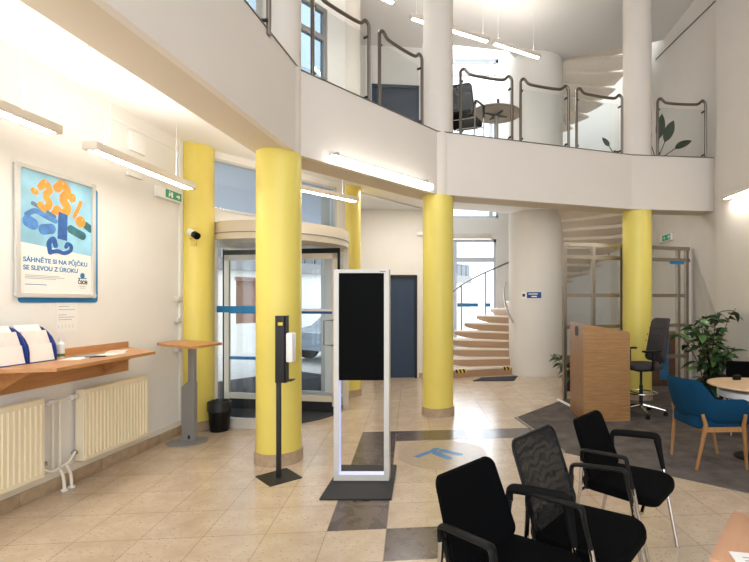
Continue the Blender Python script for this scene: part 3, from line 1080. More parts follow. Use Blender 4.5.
lamp('upper_pendant_lamp', (-0.68, 7.27, 5.88), (0.56, 7.94, 5.88), 'upstairs strip lamp passing behind the white middle column', G2, (0.1, 1.3), ztop=ZU)
lamp('upper_pendant_lamp', (-1.95, 6.0, 5.88), (-0.88, 6.92, 5.88), 'upstairs strip lamp cut by the top edge of the picture', G2, (0.1, 1.3), ztop=ZU)

# ================================================================== LEFT WALL THINGS (local y along wall, local x into room)
def LT(name, label, cat, Y, z=0, off=0.0, group=None):
    return thing(name, label, cat, LW(Y, off, z), -LA, group)
# radiators
def radiator(L, label, Y):
    t = LT('radiator', label, 'radiator', Y, 0.18, 0.0, 'cream panel radiators under the wooden shelf')
    b = BM()
    H = 0.61
    n = int(L / 0.042)
    x1 = 0.10
    prof = [(0.055, 0.0)]
    for i in range(n):
        y0 = L * i / n
        y1 = L * (i + 1) / n
        d = (y1 - y0)
        prof += [(x1 - 0.010, y0 + 0.05 * d), (x1 - 0.010, y0 + 0.30 * d), (x1, y0 + 0.42 * d), (x1, y0 + 0.88 * d)]
    prof += [(0.055, L)]
    prism(b, prof, 0.03, H - 0.03)
    box(b, 0.055, x1 + 0.001, 0, L, H - 0.035, H, 0.006); box(b, 0.055, x1 + 0.001, 0, L, 0, 0.035, 0.006)
    part('front_panel', b, M['rad'], t, sharp=20)
    b = BM(); box(b, 0.02, 0.06, 0.02, L - 0.02, 0.02, H - 0.02); part('rear_panel', b, M['rad'], t)
    b = BM(); box(b, 0.022, 0.098, -0.004, 0.006, 0.005, H + 0.004); part('side_cover', b, M['rad'], t)
    b = BM(); box(b, 0.022, 0.098, L - 0.006, L + 0.004, 0.005, H + 0.004); part('side_cover', b, M['rad'], t)
    b = BM()
    box(b, 0.022, 0.034, 0, L, H - 0.002, H + 0.006); box(b, 0.088, 0.1, 0, L, H - 0.002, H + 0.006)
    k = 0.02
    while k < L:
        box(b, 0.03, 0.09, k, k + 0.006, H - 0.002, H + 0.005); k += 0.03
    part('top_grille', b, M['rad'], t)
    for y in (0.12, L - 0.12):
        b = BM(); box(b, 0.001, 0.03, y - 0.015, y + 0.015, 0.08, H - 0.08); part('wall_bracket', b, M['white'], t)
    return t
radiator(1.30, 'cream panel radiator cut by the left picture edge', 2.42)
radiator(0.80, 'whole cream panel radiator nearer the standing table', 4.10)
# pipes between the radiators
t = LT('heating_pipes', 'white heating pipes and valves between the two radiators', 'pipes', 3.90)
b = BM(); tube(b, spline([(0.05, -0.16, 0.25), (0.07, -0.09, 0.19), (0.07, 0.0, 0.2), (0.07, 0.08, 0.22), (0.07, 0.14, 0.28)], 6), 0.011, 8); part('connecting_pipe', b, M['pipe'], t)
for y, dy in ((-0.02, 0.03), (0.05, 0.03)):
    b = BM(); tube(b, spline([(0.07, y, 0.2), (0.09, y + 0.02, 0.12), (0.1, y + 0.02, 0.0)], 5), 0.012, 8); part('floor_pipe', b, M['pipe'], t)
    b = BM(); tube(b, [(0.1, y + 0.02, 0.004), (0.1, y + 0.02, 0.02)], 0.026, 12); part('floor_rosette', b, M['white'], t)
for y in (-0.035, 0.03):
    b = BM(); tube(b, [(0.035, y, 0.17), (0.035, y, 0.74)], 0.011, 8); part('riser_pipe', b, M['pipe'], t)
b = BM(); tube(b, [(0.05, -0.14, 0.745), (0.05, 0.14, 0.745)], 0.011, 8); part('connecting_pipe', b, M['pipe'], t)
for y in (-0.11, 0.115):
    b = BM(); tube(b, [(0.05, y, 0.745), (0.05, y + 0.05, 0.745)], 0.024, 12); part('thermostat_head', b, M['white'], t)
for y in (-0.155, 0.13):
    b = BM(); tube(b, [(0.06, y, 0.27), (0.06, y + 0.025, 0.27)], 0.02, 10); part('valve', b, M['grey'], t)

# wooden shelf
t = LT('wall_shelf', 'beech wall shelf with backboard above the radiators', 'shelf', 0)
b = BM(); box(b, 0.0, 0.018, 2.95, 4.735, 0.87, 1.158, 0.002); part('backboard', b, M['wood'], t)
b = BM(); prism(b, [(0.019, 3.08), (0.24, 3.16), (0.61, 3.27), (0.545, 4.37), (0.019, 4.735)], 1.075, 1.10)
part('shelf_top', b, M['wood'], t)
for y in (3.40, 4.42):
    b = BM(); prism_map(b, [(0.018, 0.885), (0.29, 1.04), (0.29, 1.075), (0.018, 1.075)], y, y + 0.02, lambda a, z, c: Vector((a, c, z))); part('bracket', b, M['wood'], t)

# brochure racks
def rack(Y, W, label, z=1.10):
    t = LT('brochure_rack', label, 'brochure rack', Y, z, 0.0, 'brochure racks on the wooden shelf')
    side = []
    for k in range(9):
        a = k / 8 * PI / 2
        side.append((0.05 + 0.23 * math.cos(a) ** 0.8 if k < 8 else 0.05, 0.02 + 0.22 * math.sin(a)))
    side = [(0.215, 0.0), (0.215, 0.08), (0.205, 0.13), (0.18, 0.18), (0.14, 0.225), (0.10, 0.255), (0.05, 0.27), (0.02, 0.27), (0.02, 0.0)]
    for y in (0, W):
        b = BM(); prism_map(b, side, y - 0.004, y + 0.004, lambda a, zz, c: Vector((a, c, zz))); part('side_panel', b, M['navy'], t)
    b = BM(); box(b, 0.02, 0.215, 0, W, 0.0, 0.008); box(b, 0.02, 0.03, 0, W, 0, 0.25); part('tray', b, M['navy'], t)
    for (x0, z0, x1, z1, mm) in ((0.212, 0.008, 0.185, 0.135, 'paper'), (0.185, 0.11, 0.14, 0.235, 'paper_pink'), (0.125, 0.20, 0.08, 0.278, 'paper')):
        b = BM()
        prism_map(b, [(x0, z0), (x1, z1), (x1 - 0.03, z1 - 0.003), (x0 - 0.04, z0)], 0.012, W - 0.012, lambda a, zz, c: Vector((a, c, zz)))
        part('brochure_stack', b, M[mm], t, 'stack of white printed leaflets')
    return t
rack(3.20, 0.26, 'blue-sided brochure rack at the left picture edge')
rack(3.475, 0.225, 'blue-sided brochure rack nearer the middle of the shelf')
t = LT('hand_gel_bottle', 'small white bottle with green label beside the brochure rack', 'bottle', 3.84, 1.10, 0.12)
b = BM(); lathe(b, [(0.026, 0), (0.028, 0.01), (0.028, 0.11), (0.012, 0.13), (0.012, 0.145)], 16); part('bottle_body', b, M['white'], t)
b = BM(); lathe(b, [(0.0285, 0.012), (0.0285, 0.035)], 16); part('green_label', b, M['leafl'], t, 'green label')
b = BM(); lathe(b, [(0.014, 0.145), (0.014, 0.165)], 12); part('cap', b, M['white'], t)
random.seed(4)
for i, (Y, off, rz, m, lb) in enumerate(((3.78, 0.30, 0.3, 'paper', 'white leaflet on the shelf nearest the brochure rack'),
                                          (3.98, 0.24, -0.35, 'ink', 'grey-printed leaflet on the shelf in the middle of the spread'),
                                          (4.10, 0.34, 0.15, 'paper', 'white leaflet near the front edge of the shelf'),
                                          (4.32, 0.22, 0.5, 'paper_pink', 'leaflet furthest right on the shelf'))):
    b = BM(); box(b, -0.07, 0.07, -0.1, 0.1, 0, 0.003 + 0.001 * i)
    single('leaflet', b, M[m], lb, 'leaflet', LW(Y, off, 1.1005), -LA + rz, 'leaflets spread on the wooden shelf')
b = BM(); tube(b, [(0, -0.07, 0.005), (0, 0.06, 0.005), (0, 0.075, 0.004)], [0.0045, 0.0045, 0.001], 8)
single('pen', b, M['blackp'], 'black pen lying among the leaflets on the shelf', 'pen', LW(3.88, 0.38, 1.1005), -0.9)

# poster
def on_wall(y, z, x=0.0):
    return Matrix(((0, 0, 1, x), (1, 0, 0, y), (0, 1, 0, z), (0, 0, 0, 1)))
b = BM(); prism_map(b, rrect(0.76, 1.03, 0.03), 0.0005, 0.005, lambda a, z, c: Vector((c, a + 0.38, z + 0.515)))
t0 = single('backing_board', b, M['blue'], 'blue board behind the framed poster, showing at its right and bottom', 'board', LW(3.60, 0, 1.545), -LA)
t = LT('poster', 'framed advertising poster with orange 33% balloons above the wooden shelf', 'poster', 3.562, 1.585)
PW, PH = 0.75, 1.025
def frame_piece(b, y0, y1, z0, z1):
    box(b, 0.008, 0.03, y0, y1, z0, z1, 0.004)
b = BM()
frame_piece(b, 0, 0.035, 0.02, PH - 0.02); frame_piece(b, PW - 0.035, PW, 0.02, PH - 0.02)
frame_piece(b, 0.01, PW - 0.01, 0, 0.035); frame_piece(b, 0.01, PW - 0.01, PH - 0.035, PH)
part('snap_frame', b, M['frame'], t)
b = BM()
for y in (0.0225, PW - 0.0225):
    for z in (0.0225, PH - 0.0225):
        tube(b, [(0.007, y, z), (0.033, y, z)], 0.024, 14)
part('frame_corner', b, M['frame'], t)
b = BM(); box(b, 0.0082, 0.012, 0.03, PW - 0.03, 0.03, PH - 0.03); part('paper_sheet', b, M['paper'], t)
X0 = 0.0125
zimg = 0.405
b = BM(); prism_map(b, [(0.035, zimg + 0.02), (PW - 0.035, zimg - 0.03), (PW - 0.035, PH - 0.035), (0.035, PH - 0.035)], 0.012, X0, lambda a, z, c: Vector((c, a, z)))
part('printed_sky', b, M['psky'], t, 'pale blue printed background')
def disc_path(b, pts, r, d, n=14):
    """flat printed shape: fat stroke along points, thickness d"""
    pts = [Vector((p[0], p[1], 0)) for p in pts]
    sp_ = spline(pts, 5) if len(pts) > 1 else pts
    for i, p in enumerate(sp_):
        ring = [(p.x + r * math.cos(2 * PI * k / n), p.y + r * math.sin(2 * PI * k / n)) for k in range(n)]
        prism_map(b, ring, X0, X0 + d + 0.00004 * i, lambda a, z, c: Vector((c, a, z)))
def three(b, x0, x1, z0, z1, r):
    m = (x0 + x1) / 2
    zc = (z0 + z1) / 2 + 0.005
    disc_path(b, [(x0, z1 - 0.05), (m, z1 - 0.01), (x1, z1 - 0.055), (m + 0.01, zc + 0.012)], r, 0.001)
    disc_path(b, [(m + 0.01, zc - 0.012), (x1, z0 + 0.06), (m, z0 + 0.01), (x0, z0 + 0.035)], r, 0.001)
b = BM()
three(b, 0.215, 0.295, 0.70, 0.93, 0.029)
three(b, 0.365, 0.465, 0.69, 0.955, 0.038)
disc_path(b, [(0.155, 0.835), (0.175, 0.83)], 0.024, 0.001)
disc_path(b, [(0.51, 0.855)], 0.040, 0.001, 24)
disc_path(b, [(0.60, 0.83), (0.535, 0.70)], 0.020, 0.001)
disc_path(b, [(0.60, 0.665)], 0.050, 0.001, 24)
disc_path(b, [(0.335, 0.70)], 0.024, 0.001)
part('printed_balloons', b, M['orange'], t, 'orange 33% balloons printed on the poster')
for hx, hz in ((0.52, 0.865), (0.42, 0.955), (0.26, 0.93), (0.615, 0.685), (0.165, 0.842)):
    b = BM(); disc_path(b, [(hx, hz)], 0.011, 0.003, 14)
    part('printed_highlight', b, M['orange2'], t)
b = BM()
disc_path(b, [(0.10, 0.64), (0.17, 0.68), (0.26, 0.655), (0.35, 0.63)], 0.022, 0.0014)
disc_path(b, [(0.11, 0.59), (0.15, 0.575)], 0.047, 0.0014); disc_path(b, [(0.24, 0.545), (0.31, 0.56)], 0.043, 0.0014)
part('printed_fabric', b, M['pblue'], t, 'blue crumpled fabric shape on the poster')
b = BM()
disc_path(b, [(0.30, 0.37), (0.37, 0.385), (0.43, 0.375), (0.49, 0.40), (0.50, 0.44), (0.465, 0.455), (0.45, 0.43)], 0.017, 0.0030)
disc_path(b, [(0.30, 0.37), (0.29, 0.44), (0.33, 0.48), (0.35, 0.43)], 0.021, 0.0030)
part('printed_lizard', b, M['pblue2'], t, 'blue folded lizard figure on the poster')
b = BM()
prism_map(b, [(0.37, 0.49), (0.46, 0.48), (0.465, 0.70), (0.378, 0.715)], X0, X0 + 0.002, lambda a, z, c: Vector((c, a, z)))
part('printed_blue_roll', b, M['pblue2'], t)
b = BM(); disc_path(b, [(0.15, 0.735), (0.24, 0.705), (0.34, 0.665)], 0.017, 0.0012); part('printed_grey_fabric', b, M['pgrey'], t)
b = BM(); disc_path(b, [(0.50, 0.585), (0.57, 0.56), (0.62, 0.545)], 0.036, 0.0014)
part('printed_car', b, M['pgreen'], t)
b = BM(); disc_path(b, [(0.66, 0.64), (0.70, 0.62)], 0.035, 0.0008); part('printed_forest', b, M['pgreen'], t)
text_mesh('headline', 'SÁHNĚTE SI NA PŮJČKU', 0.050, M['textblue'], t, on_wall(0.07, 0.278, 0.0125), width=0.60, bold=0.0012)
text_mesh('headline', 'SE SLEVOU Z ÚROKU', 0.050, M['textblue'], t, on_wall(0.07, 0.216, 0.0125), width=0.50, bold=0.0012)
b = BM()
for z, w in ((0.172, 0.30), (0.160, 0.35), (0.148, 0.27)):
    box(b, 0.0122, 0.0126, 0.085, 0.085 + w, z, z + 0.004)
part('small_print', b, M['ink'], t)
b = BM(); box(b, 0.0122, 0.0126, 0.085, 0.27, 0.10, 0.105); part('web_line', b, M['textblue'], t)
b = BM(); prism_map(b, [(0.62 + 0.024 * math.cos(k * PI / 10), 0.196 + 0.024 * math.sin(k * PI / 10)) for k in range(20)], 0.012, 0.0128, lambda a, z, c: Vector((c, a, z)))
box(b, 0.012, 0.0128, 0.575, 0.665, 0.168, 0.176)
part('bank_emblem', b, M['textblue'], t, 'blue round emblem')
text_mesh('logo_text', 'ČSOB', 0.045, M['inkdark'], t, on_wall(0.572, 0.122, 0.0125), width=0.10, bold=0.0015)
b = BM(); box(b, 0.0122, 0.0126, 0.585, 0.655, 0.10, 0.103); box(b, 0.0122, 0.0126, 0.595, 0.645, 0.085, 0.088); part('small_print', b, M['ink'], t)

# note sheet below
t = LT('notice_sheet', 'white printed notice sheet pinned under the poster', 'notice', 3.93, 1.30)
b = BM(); box(b, 0.0005, 0.003, 0, 0.21, 0, 0.27); part('sheet', b, M['paper'], t)
b = BM()
for z, y0, y1 in ((0.21, 0.02, 0.12), (0.185, 0.02, 0.19), (0.14, 0.02, 0.1), (0.12, 0.02, 0.18), (0.10, 0.02, 0.15)):
    box(b, 0.003, 0.0034, y0, y1, z, z + 0.004)
for k in range(5):
    box(b, 0.003, 0.0034, 0.02 + k * 0.035, 0.022 + k * 0.035, 0.03, 0.06)
part('print_lines', b, M['ink'], t)
# boxes and sign on wall
b = BM(); box(b, 0.0005, 0.035, 0, 0.22, 0, 0.19, 0.006)
single('junction_box', b, M['white'], 'square white junction box high on the left wall', 'box', LW(4.74, 0, 3.07), -LA)
b = BM(); box(b, 0.0005, 0.03, 0, 0.2, 0, 0.045, 0.006)
single('cable_cover', b, M['white'], 'small white cover below the square junction box', 'box', LW(4.72, 0, 2.81), -LA)
def exit_sign(name, label, loc, rz, L, h, flip=False):
    t = thing(name, label, 'exit sign', loc, rz)
    b = BM(); box(b, 0.0005, 0.05, 0, L, 0, h, 0.008); part('housing', b, M['white'], t)
    b = BM(); box(b, 0.05, 0.053, L * 0.3, L - 0.02, 0.02, h - 0.015); part('green_panel', b, M['signgreen'], t)
    b = BM()
    c = L * 0.82; z = h * 0.5
    f = lambda a, zz, cc: Vector((cc, a, zz))
    sgn = -1 if flip else 1
    c2 = L * 0.48
    if flip:
        c, c2 = c2, c
    prism_map(b, [(c + sgn * 0.03, z), (c, z + 0.03), (c, z + 0.01), (c - sgn * 0.035, z + 0.01), (c - sgn * 0.035, z - 0.01), (c, z - 0.01), (c, z - 0.03)], 0.053, 0.0545, f)
    part('arrow', b, M['paper'], t, 'white arrow'); b = BM()
    box(b, 0.053, 0.0545, c2 + 0.015, c2 + 0.045, z - 0.03, z + 0.03)
    tube(b, [(0.0535, c2 - 0.01, z + 0.028), (0.0545, c2 - 0.01, z + 0.028)], 0.009, 10)
    prism_map(b, [(c2 - 0.03, z - 0.03), (c2 - 0.02, z - 0.03), (c2 - 0.005, z), (c2 + 0.008, z - 0.02), (c2 + 0.01, z), (c2 - 0.005, z + 0.018), (c2 - 0.025, z + 0.01)], 0.053, 0.0545, f)
    part('pictogram', b, M['paper'], t, 'white running figure beside a doorway')
    return t
exit_sign('exit_sign', 'green and white exit sign on the left wall beside the yellow corner column', LW(5.12, 0, 2.69), -LA, 0.43, 0.125)
exit_sign('exit_sign', 'green and white exit sign on the right wall behind the glass partition', (4.12, 9.5, 2.72), PI, 0.52, 0.14, flip=True)
# conduit and sockets near corner
t = LT('conduit', 'thin white conduit with small boxes running down the left corner', 'conduit', 5.57)
b = BM(); box(b, 0.0005, 0.02, -0.015, 0.015, 0.17, 3.42); part('duct', b, M['white'], t)
for z in (1.58, 1.34, 1.0):
    b = BM(); box(b, 0.001, 0.05, -0.10, -0.015, z - 0.03, z + 0.03, 0.006); part('socket', b, M['frame'], t)
t = LT('cable_duct', 'thin white cable duct running high along the left wall', 'conduit', 0)
b = BM(); box(b, 0.0005, 0.015, 3.9, 5.62, 3.30, 3.32); part('duct', b, M['white'], t)
# security camera
t = thing('security_camera', 'white security camera with black lens on the yellow corner column', 'camera', (-3.20 + 0.215 * math.sin(R(25)), 5.86 - 0.215 * math.cos(R(25)), 2.34), 0)
b = BM(); box(b, -0.03, 0.03, -0.012, 0.02, -0.12, 0.1, 0.004); tube(b, [(0, -0.01, -0.03), (0.0, -0.10, -0.05), (0.06, -0.14, -0.02)], 0.009, 8); part('mount', b, M['yellow'], t)
b = BM(); tube(b, [(0.02, -0.12, 0.03), (0.10, -0.17, -0.01)], 0.038, 14); part('camera_body', b, M['white'], t)
b = BM(); tube(b, [(0.10, -0.17, -0.01), (0.15, -0.20, -0.035)], 0.041, 14); part('lens_hood', b, M['blackp'], t, 'black lens hood')
# little bracket lamp left of the middle column
t = thing('wall_bracket', 'small white bracket with a thin arm on the back wall', 'bracket', (-0.70, 9.70, 2.9), 0)
b = BM(); box(b, -0.06, 0.08, -0.05, 0.005, 0.0, 0.07, 0.006); part('bracket_box', b, M['white'], t)
b = BM(); tube(b, spline([(0.0, -0.02, 0.07), (0.0, -0.05, 0.2), (0.05, -0.06, 0.36), (0.1, -0.06, 0.42)], 6), 0.008, 6); part('arm', b, M['white'], t)

# ================================================================== STANDING TABLE, BIN
t = thing('standing_table', 'tall beech standing table with grey column beside the left wall', 'table', (-2.965, 5.28, 0), 0)
b = BM()
q_ = [(-0.175, -0.27), (0.05, -0.47), (0.40, -0.68), (0.455, -0.62), (0.50, -0.24), (0.44, -0.18), (-0.15, 0.13), (-0.20, 0.10)]
prism(b, q_, 1.095, 1.12)
part('table_top', b, M['wood'], t)
b = BM(); box(b, 0.015, 0.085, -0.03, 0.03, 0.012, 1.095, 0.006); part('column', b, M['grey'], t)
b = BM(); prism_map(b, [(-0.05, 0.012), (0.09, 0.012), (0.09, 0.66), (0.0, 0.66), (-0.05, 0.61)], -0.034, 0.034, lambda a, z, c: Vector((a, c, z))); part('column_sleeve', b, M['grey'], t)
b = BM(); box(b, 0.02, 0.045, -0.037, -0.033, 0.04, 0.08); part('column_slot', b, M['blackm'], t)
b = BM(); lathe(b, [(0.205, 0), (0.205, 0.008), (0.17, 0.014), (0.05, 0.018)], 40); part('base_plate', b, M['grey'], t)
t = thing('waste_bin', 'black waste bin with a bag beside the revolving door', 'bin', (-2.84, 5.74, 0))
b = BM(); lathe(b, [(0.10, 0), (0.105, 0.01), (0.128, 0.33), (0.12, 0.33), (0.1, 0.02)], 28); part('bucket', b, M['blackp'], t)
b = BM()
random.seed(2)
seg = 28
rings = []
for r, z in ((0.131, 0.24), (0.135, 0.30), (0.136, 0.35), (0.124, 0.362), (0.11, 0.33), (0.10, 0.2)):
    rings.append([b.verts.new(((r + random.uniform(-.005, .005)) * math.cos(2 * PI * k / seg), (r + random.uniform(-.005, .005)) * math.sin(2 * PI * k / seg), z + random.uniform(-.008, .008))) for k in range(seg)])
for i in range(5):
    for k in range(seg):
        b.faces.new((rings[i][k], rings[i][(k + 1) % seg], rings[i + 1][(k + 1) % seg], rings[i + 1][k]))
part('bin_bag', b, M['bag'], t)

# ================================================================== SANITISER STAND
t = thing('sanitiser_stand', 'black hand sanitiser stand with white dispenser by the front yellow column', 'sanitiser stand', (-1.555, 4.20, 0), 0)
b = BM(); prism(b, [(-0.212, 0.016), (-0.012, 0.23), (0.211, -0.01), (0.004, -0.21)], 0, 0.008); part('base_plate', b, M['blackm'], t)
b = BM(); box(b, -0.018, 0.018, -0.018, 0.018, 0.008, 0.9, 0.003); part('pole', b, M['blackm'], t)
tilt = R(12)
b = BM(); box(b, -0.022, 0.072, -0.03, -0.022, 0.84, 1.43, 0.003); box(b, 0.06, 0.072, -0.03, 0.05, 0.84, 1.43); part('backing_panel', b, M['blackm'], t)
b = BM(); box(b, 0.004, 0.046, -0.0315, -0.0302, 1.345, 1.372); part('yellow_label', b, M['hazard'], t, 'small yellow label')
b = BM(); box(b, 0.074, 0.135, -0.04, 0.06, 1.02, 1.28, 0.014); part('dispenser', b, M['white'], t, 'white dispenser')
b = BM(); box(b, 0.072, 0.125, -0.04, 0.06, 0.855, 0.864); part('drip_tray', b, M['blackm'], t)

# ================================================================== DIGITAL TOTEM
t = thing('display_totem', 'silver display frame with a black screen on a black floor plate', 'display stand', (-0.806, 4.14, 0), 0)
b = BM(); prism(b, [(-0.255, -0.42), (0.31, -0.42), (0.255, 0.36), (-0.27, 0.36)], 0, 0.012); part('floor_plate', b, M['blackm'], t)
b = BM()
fw, fd = 0.238, 0.045
box(b, -fw, -fw + 0.043, -fd, fd, 0.012, 1.83); box(b, fw - 0.043, fw, -fd, fd, 0.012, 1.83)
box(b, -fw + 0.043, fw - 0.043, -fd, fd, 0.012, 0.062); box(b, -fw + 0.043, fw - 0.043, -fd, fd, 1.80, 1.83)
part('frame', b, M['frame'], t)
b = BM(); box(b, -fw + 0.0435, fw - 0.0435, -fd + 0.008, fd - 0.008, 0.875, 1.799); part('screen', b, M['screen'], t, 'black switched-off screen')
b = BM(); box(b, -fw + 0.0432, -fw + 0.0445, -fd + 0.006, fd - 0.006, 0.063, 0.874); box(b, -fw + 0.045, fw - 0.045, -fd + 0.006, fd - 0.006, 0.0622, 0.0635)
box(b, fw - 0.0445, fw - 0.0432, -fd + 0.006, fd - 0.006, 0.063, 0.874)
part('light_strip', b, M['led'], t, 'pale violet glowing strip inside the frame')
b = BM(); box(b, fw - 0.08, fw - 0.03, -fd - 0.002, -fd + 0.01, 1.808, 1.818); part('top_sensor', b, M['grey'], t)

# floor sticker
t = thing('floor_sticker', 'round floor sticker with blue footprints on the stone tiles', 'sticker', (-0.127, 4.87, 0.0006), 0)
b = BM(); lathe(b, [(0.45, 0), (0.45, 0.0015)], 56); part('disc', b, M['sticker'], t)
def foot(cx, cy, a):
    b = BM()
    pts = [(0, -0.14), (0.038, -0.12), (0.045, -0.06), (0.036, 0.0), (0.05, 0.07), (0.05, 0.12), (0.025, 0.16), (-0.02, 0.155), (-0.045, 0.11), (-0.042, 0.03), (-0.034, -0.05), (-0.04, -0.11)]
    c, s = math.cos(a), math.sin(a)
    prism(b, [(cx + p[0] * c - p[1] * s, cy + p[0] * s + p[1] * c) for p in pts], 0.0015, 0.0025)
    return b
part('footprint', foot(0.0, -0.075, R(38)), M['footblue'], t); part('footprint', foot(0.09, 0.02, R(55)), M['footblue'], t)
b = BM(); prism(b, [(-0.29, -0.10), (-0.24, -0.14), (-0.06, 0.08), (-0.03, 0.17), (-0.10, 0.18), (-0.13, 0.10)], 0.0015, 0.0023); part('blue_arrow', b, M['footblue'], t)

# ================================================================== SIGN ON THE CORE
t = thing('wall_sign', 'small blue and white sign on the round stair core', 'sign', (SX, SY, 1.60), 0)
def onc(a, z, c):
    ang = R(-90) + a / SI
    return Vector(((SI + c) * math.cos(ang), (SI + c) * math.sin(ang), z))
def core_patch(b, a0, a1, z0, z1, c0, c1, n=8):
    A = [a0 + (a1 - a0) * i / n for i in range(n + 1)]
    rings = [[b.verts.new(onc(a, z0, c0)), b.verts.new(onc(a, z0, c1)), b.verts.new(onc(a, z1, c1)), b.verts.new(onc(a, z1, c0))] for a in A]
    for i in range(n):
        for k in range(4):
            b.faces.new((rings[i][k], rings[i][(k + 1) % 4], rings[i + 1][(k + 1) % 4], rings[i + 1][k]))
    b.faces.new(rings[0]); b.faces.new(rings[-1])
b = BM(); core_patch(b, -0.40, 0.03, 0.02, 0.165, 0.001, 0.006); part('white_plate', b, M['paper'], t)
b = BM(); core_patch(b, -0.275, 0.02, 0.03, 0.155, 0.006, 0.009); part('blue_field', b, M['signblue'], t, 'blue field')
b = BM()
core_patch(b, -0.24, -0.05, 0.105, 0.125, 0.009, 0.0105); core_patch(b, -0.18, -0.07, 0.055, 0.075, 0.009, 0.0105)
part('white_lettering', b, M['paper'], t)
b = BM(); core_patch(b, -0.375, -0.315, 0.06, 0.12, 0.006, 0.0085, 4); part('arrow_mark', b, M['inkdark'], t)

# ================================================================== GLASS PARTITION
p0, p1 = Vector((1.74, 7.56, 0)), Vector((4.05, 8.27, 0))
d = p1 - p0
PL = d.length
t = thing('glass_partition', 'grey metal framed glass partition behind the wooden reception desk', 'partition', p0, math.atan2(d.y, d.x))
def post_x(px):
    k = (px - 455) / 476.0
    # intersection of the view line with the partition line
    s = (k * p0.y - p0.x) / (d.x - k * d.y)
    return s * PL
for x in [0.0, 0.52, 1.04, 2.20, PL - 0.04]:
    b = BM(); box(b, x - 0.027, x + 0.027, -0.03, 0.03, 0.005, 2.50); part('post', b, M['partmetal'], t)
for z in (2.47, 2.27):
    b = BM(); box(b, 0, PL + 0.02, -0.025, 0.025, z - 0.03, z + 0.03); part('rail', b, M['partmetal'], t)
for z in (1.66, 1.15, 0.62):
    b = BM(); box(b, 0, PL, -0.02, 0.02, z - 0.028, z + 0.028); part('rail', b, M['partmetal'], t)
for x0, x1 in ((0.03, 0.49), (0.55, 1.01), (1.07, 2.17), (2.23, PL - 0.07)):
    b = BM(); box(b, x0, x1, -0.004, 0.004, 0.05, 2.44); part('glass_pane', b, M['glass'], t)
b = BM(); box(b, 2.0, 2.3, -0.034, -0.031, 2.20, 2.25)
part('blue_sticker', b, M['film'], t, 'small blue sticker on the upper rail')

# things behind the partition
t = thing('cabinet', 'brown cabinet with a blue door behind the glass partition', 'cabinet', (3.72, 8.75, 0), 0)
b = BM(); box(b, -0.2, 0.38, 0, 0.35, 0.0, 1.0, 0.004); part('body', b, M['wood_brown'], t)
b = BM(); box(b, 0.04, 0.20, -0.012, 0.0, 0.12, 0.95); part('blue_door', b, M['blue'], t, 'blue door panel')
def leaf(bm, base, direction, L, Wd, droop=0.3, roll=0.0, mi=0, n=5):
    """curved leaf blade with a fold along its rib"""
    d = Vector(direction).normalized()
    side = d.cross(Vector((0, 0, 1)))
    if side.length < 0.1:
        side = Vector((1, 0, 0))
    side.normalize()
    side = (Matrix.Rotation(roll, 3, d) @ side)
    up = side.cross(d).normalized()
    p = Vector(base)
    rows = []
    for i in range(n + 1):
        t_ = i / n
        w = Wd * (math.sin(PI * min(1, t_ ** 0.8)) ** 0.8) * 0.5 if 0 < i < n else 0.002
        c = p + d * (L * t_) + up * 0 - Vector((0, 0, 1)) * (droop * L * t_ * t_)
        rows.append((bm.verts.new(c + side * w + up * w * 0.25), bm.verts.new(c), bm.verts.new(c - side * w + up * w * 0.25)))
    for i in range(n):
        a, c = rows[i], rows[i + 1]
        f = bm.faces.new((a[0], a[1], c[1], c[0])); f.material_index = mi
        f = bm.faces.new((a[1], a[2], c[2], c[1])); f.material_index = mi
random.seed(11)
t = thing('flower_pot', 'potted red flowers standing on the brown cabinet', 'plant', (3.72, 8.9, 1.0))
b = BM(); lathe(b, [(0.06, 0), (0.085, 0.11), (0.075, 0.11), (0.06, 0.05)], 20); part('pot', b, M['pot'], t)
b = BM()
for k in range(46):
    a = random.uniform(0, 2 * PI); e = random.uniform(-0.1, 1.0)
    leaf(b, (random.uniform(-.12, .12), random.uniform(-.06, .06), 0.10 + random.uniform(0, .08)), (math.cos(a), math.sin(a) * .6, e), 0.13, 0.07, 0.5, random.uniform(-.5, .5), 1 if k % 4 == 0 else 0)
part('petals', b, [M['red'], M['leaf2']], t, 'red petals and dark leaves')

# ---- plants
def bushy_plant(name, label, loc, h, spread, nst, nleaf, lsize, seed, mats, pot=(0.17, 0.26), xlim=None):
    random.seed(seed)
    t = thing(name, label, 'plant', loc)
    r, ph = pot
    b = BM(); lathe(b, [(r * 0.75, 0), (r, ph), (r * 0.93, ph), (r * 0.9, ph - 0.03), (0.02, ph - 0.03)], 28); part('pot', b, M['pot'], t)
    bs, bl = BM(), BM()
    for s in range(nst):
        a = 2 * PI * s / nst + random.uniform(-.4, .4)
        rad = spread * random.uniform(0.35, 1.0)
        hh = h * random.uniform(0.55, 1.0) if s else h
        ex, ey = math.cos(a) * rad, math.sin(a) * rad * 0.7
        if xlim: ex = max(xlim[0], min(xlim[1], ex))
        path = spline([(0.03 * math.cos(a), 0.03 * math.sin(a), ph - 0.04), (ex * 0.3, ey * 0.3, ph + (hh - ph) * 0.45), (ex * 0.7, ey * 0.7, ph + (hh - ph) * 0.82), (ex, ey, hh * 0.97)], 8)
        tube(bs, path, [0.009 - 0.006 * i / len(path) for i in range(len(path))], 6)
        for k in range(nleaf):
            q = path[int(len(path) * (0.18 + 0.8 * (k / nleaf)))]
            la = random.uniform(0, 2 * PI)
            for _ in range(2):
                la += 2.2
                leaf(bl, q, (math.cos(la), math.sin(la), random.uniform(-0.25, 0.55)), lsize * random.uniform(0.7, 1.2), lsize * 0.5, random.uniform(.2, .7), random.uniform(-.7, .7), random.choice((0, 0, 1, 2)))
    part('stems', bs, M['stem'], t)
    part('foliage', bl, mats, t)
    return t
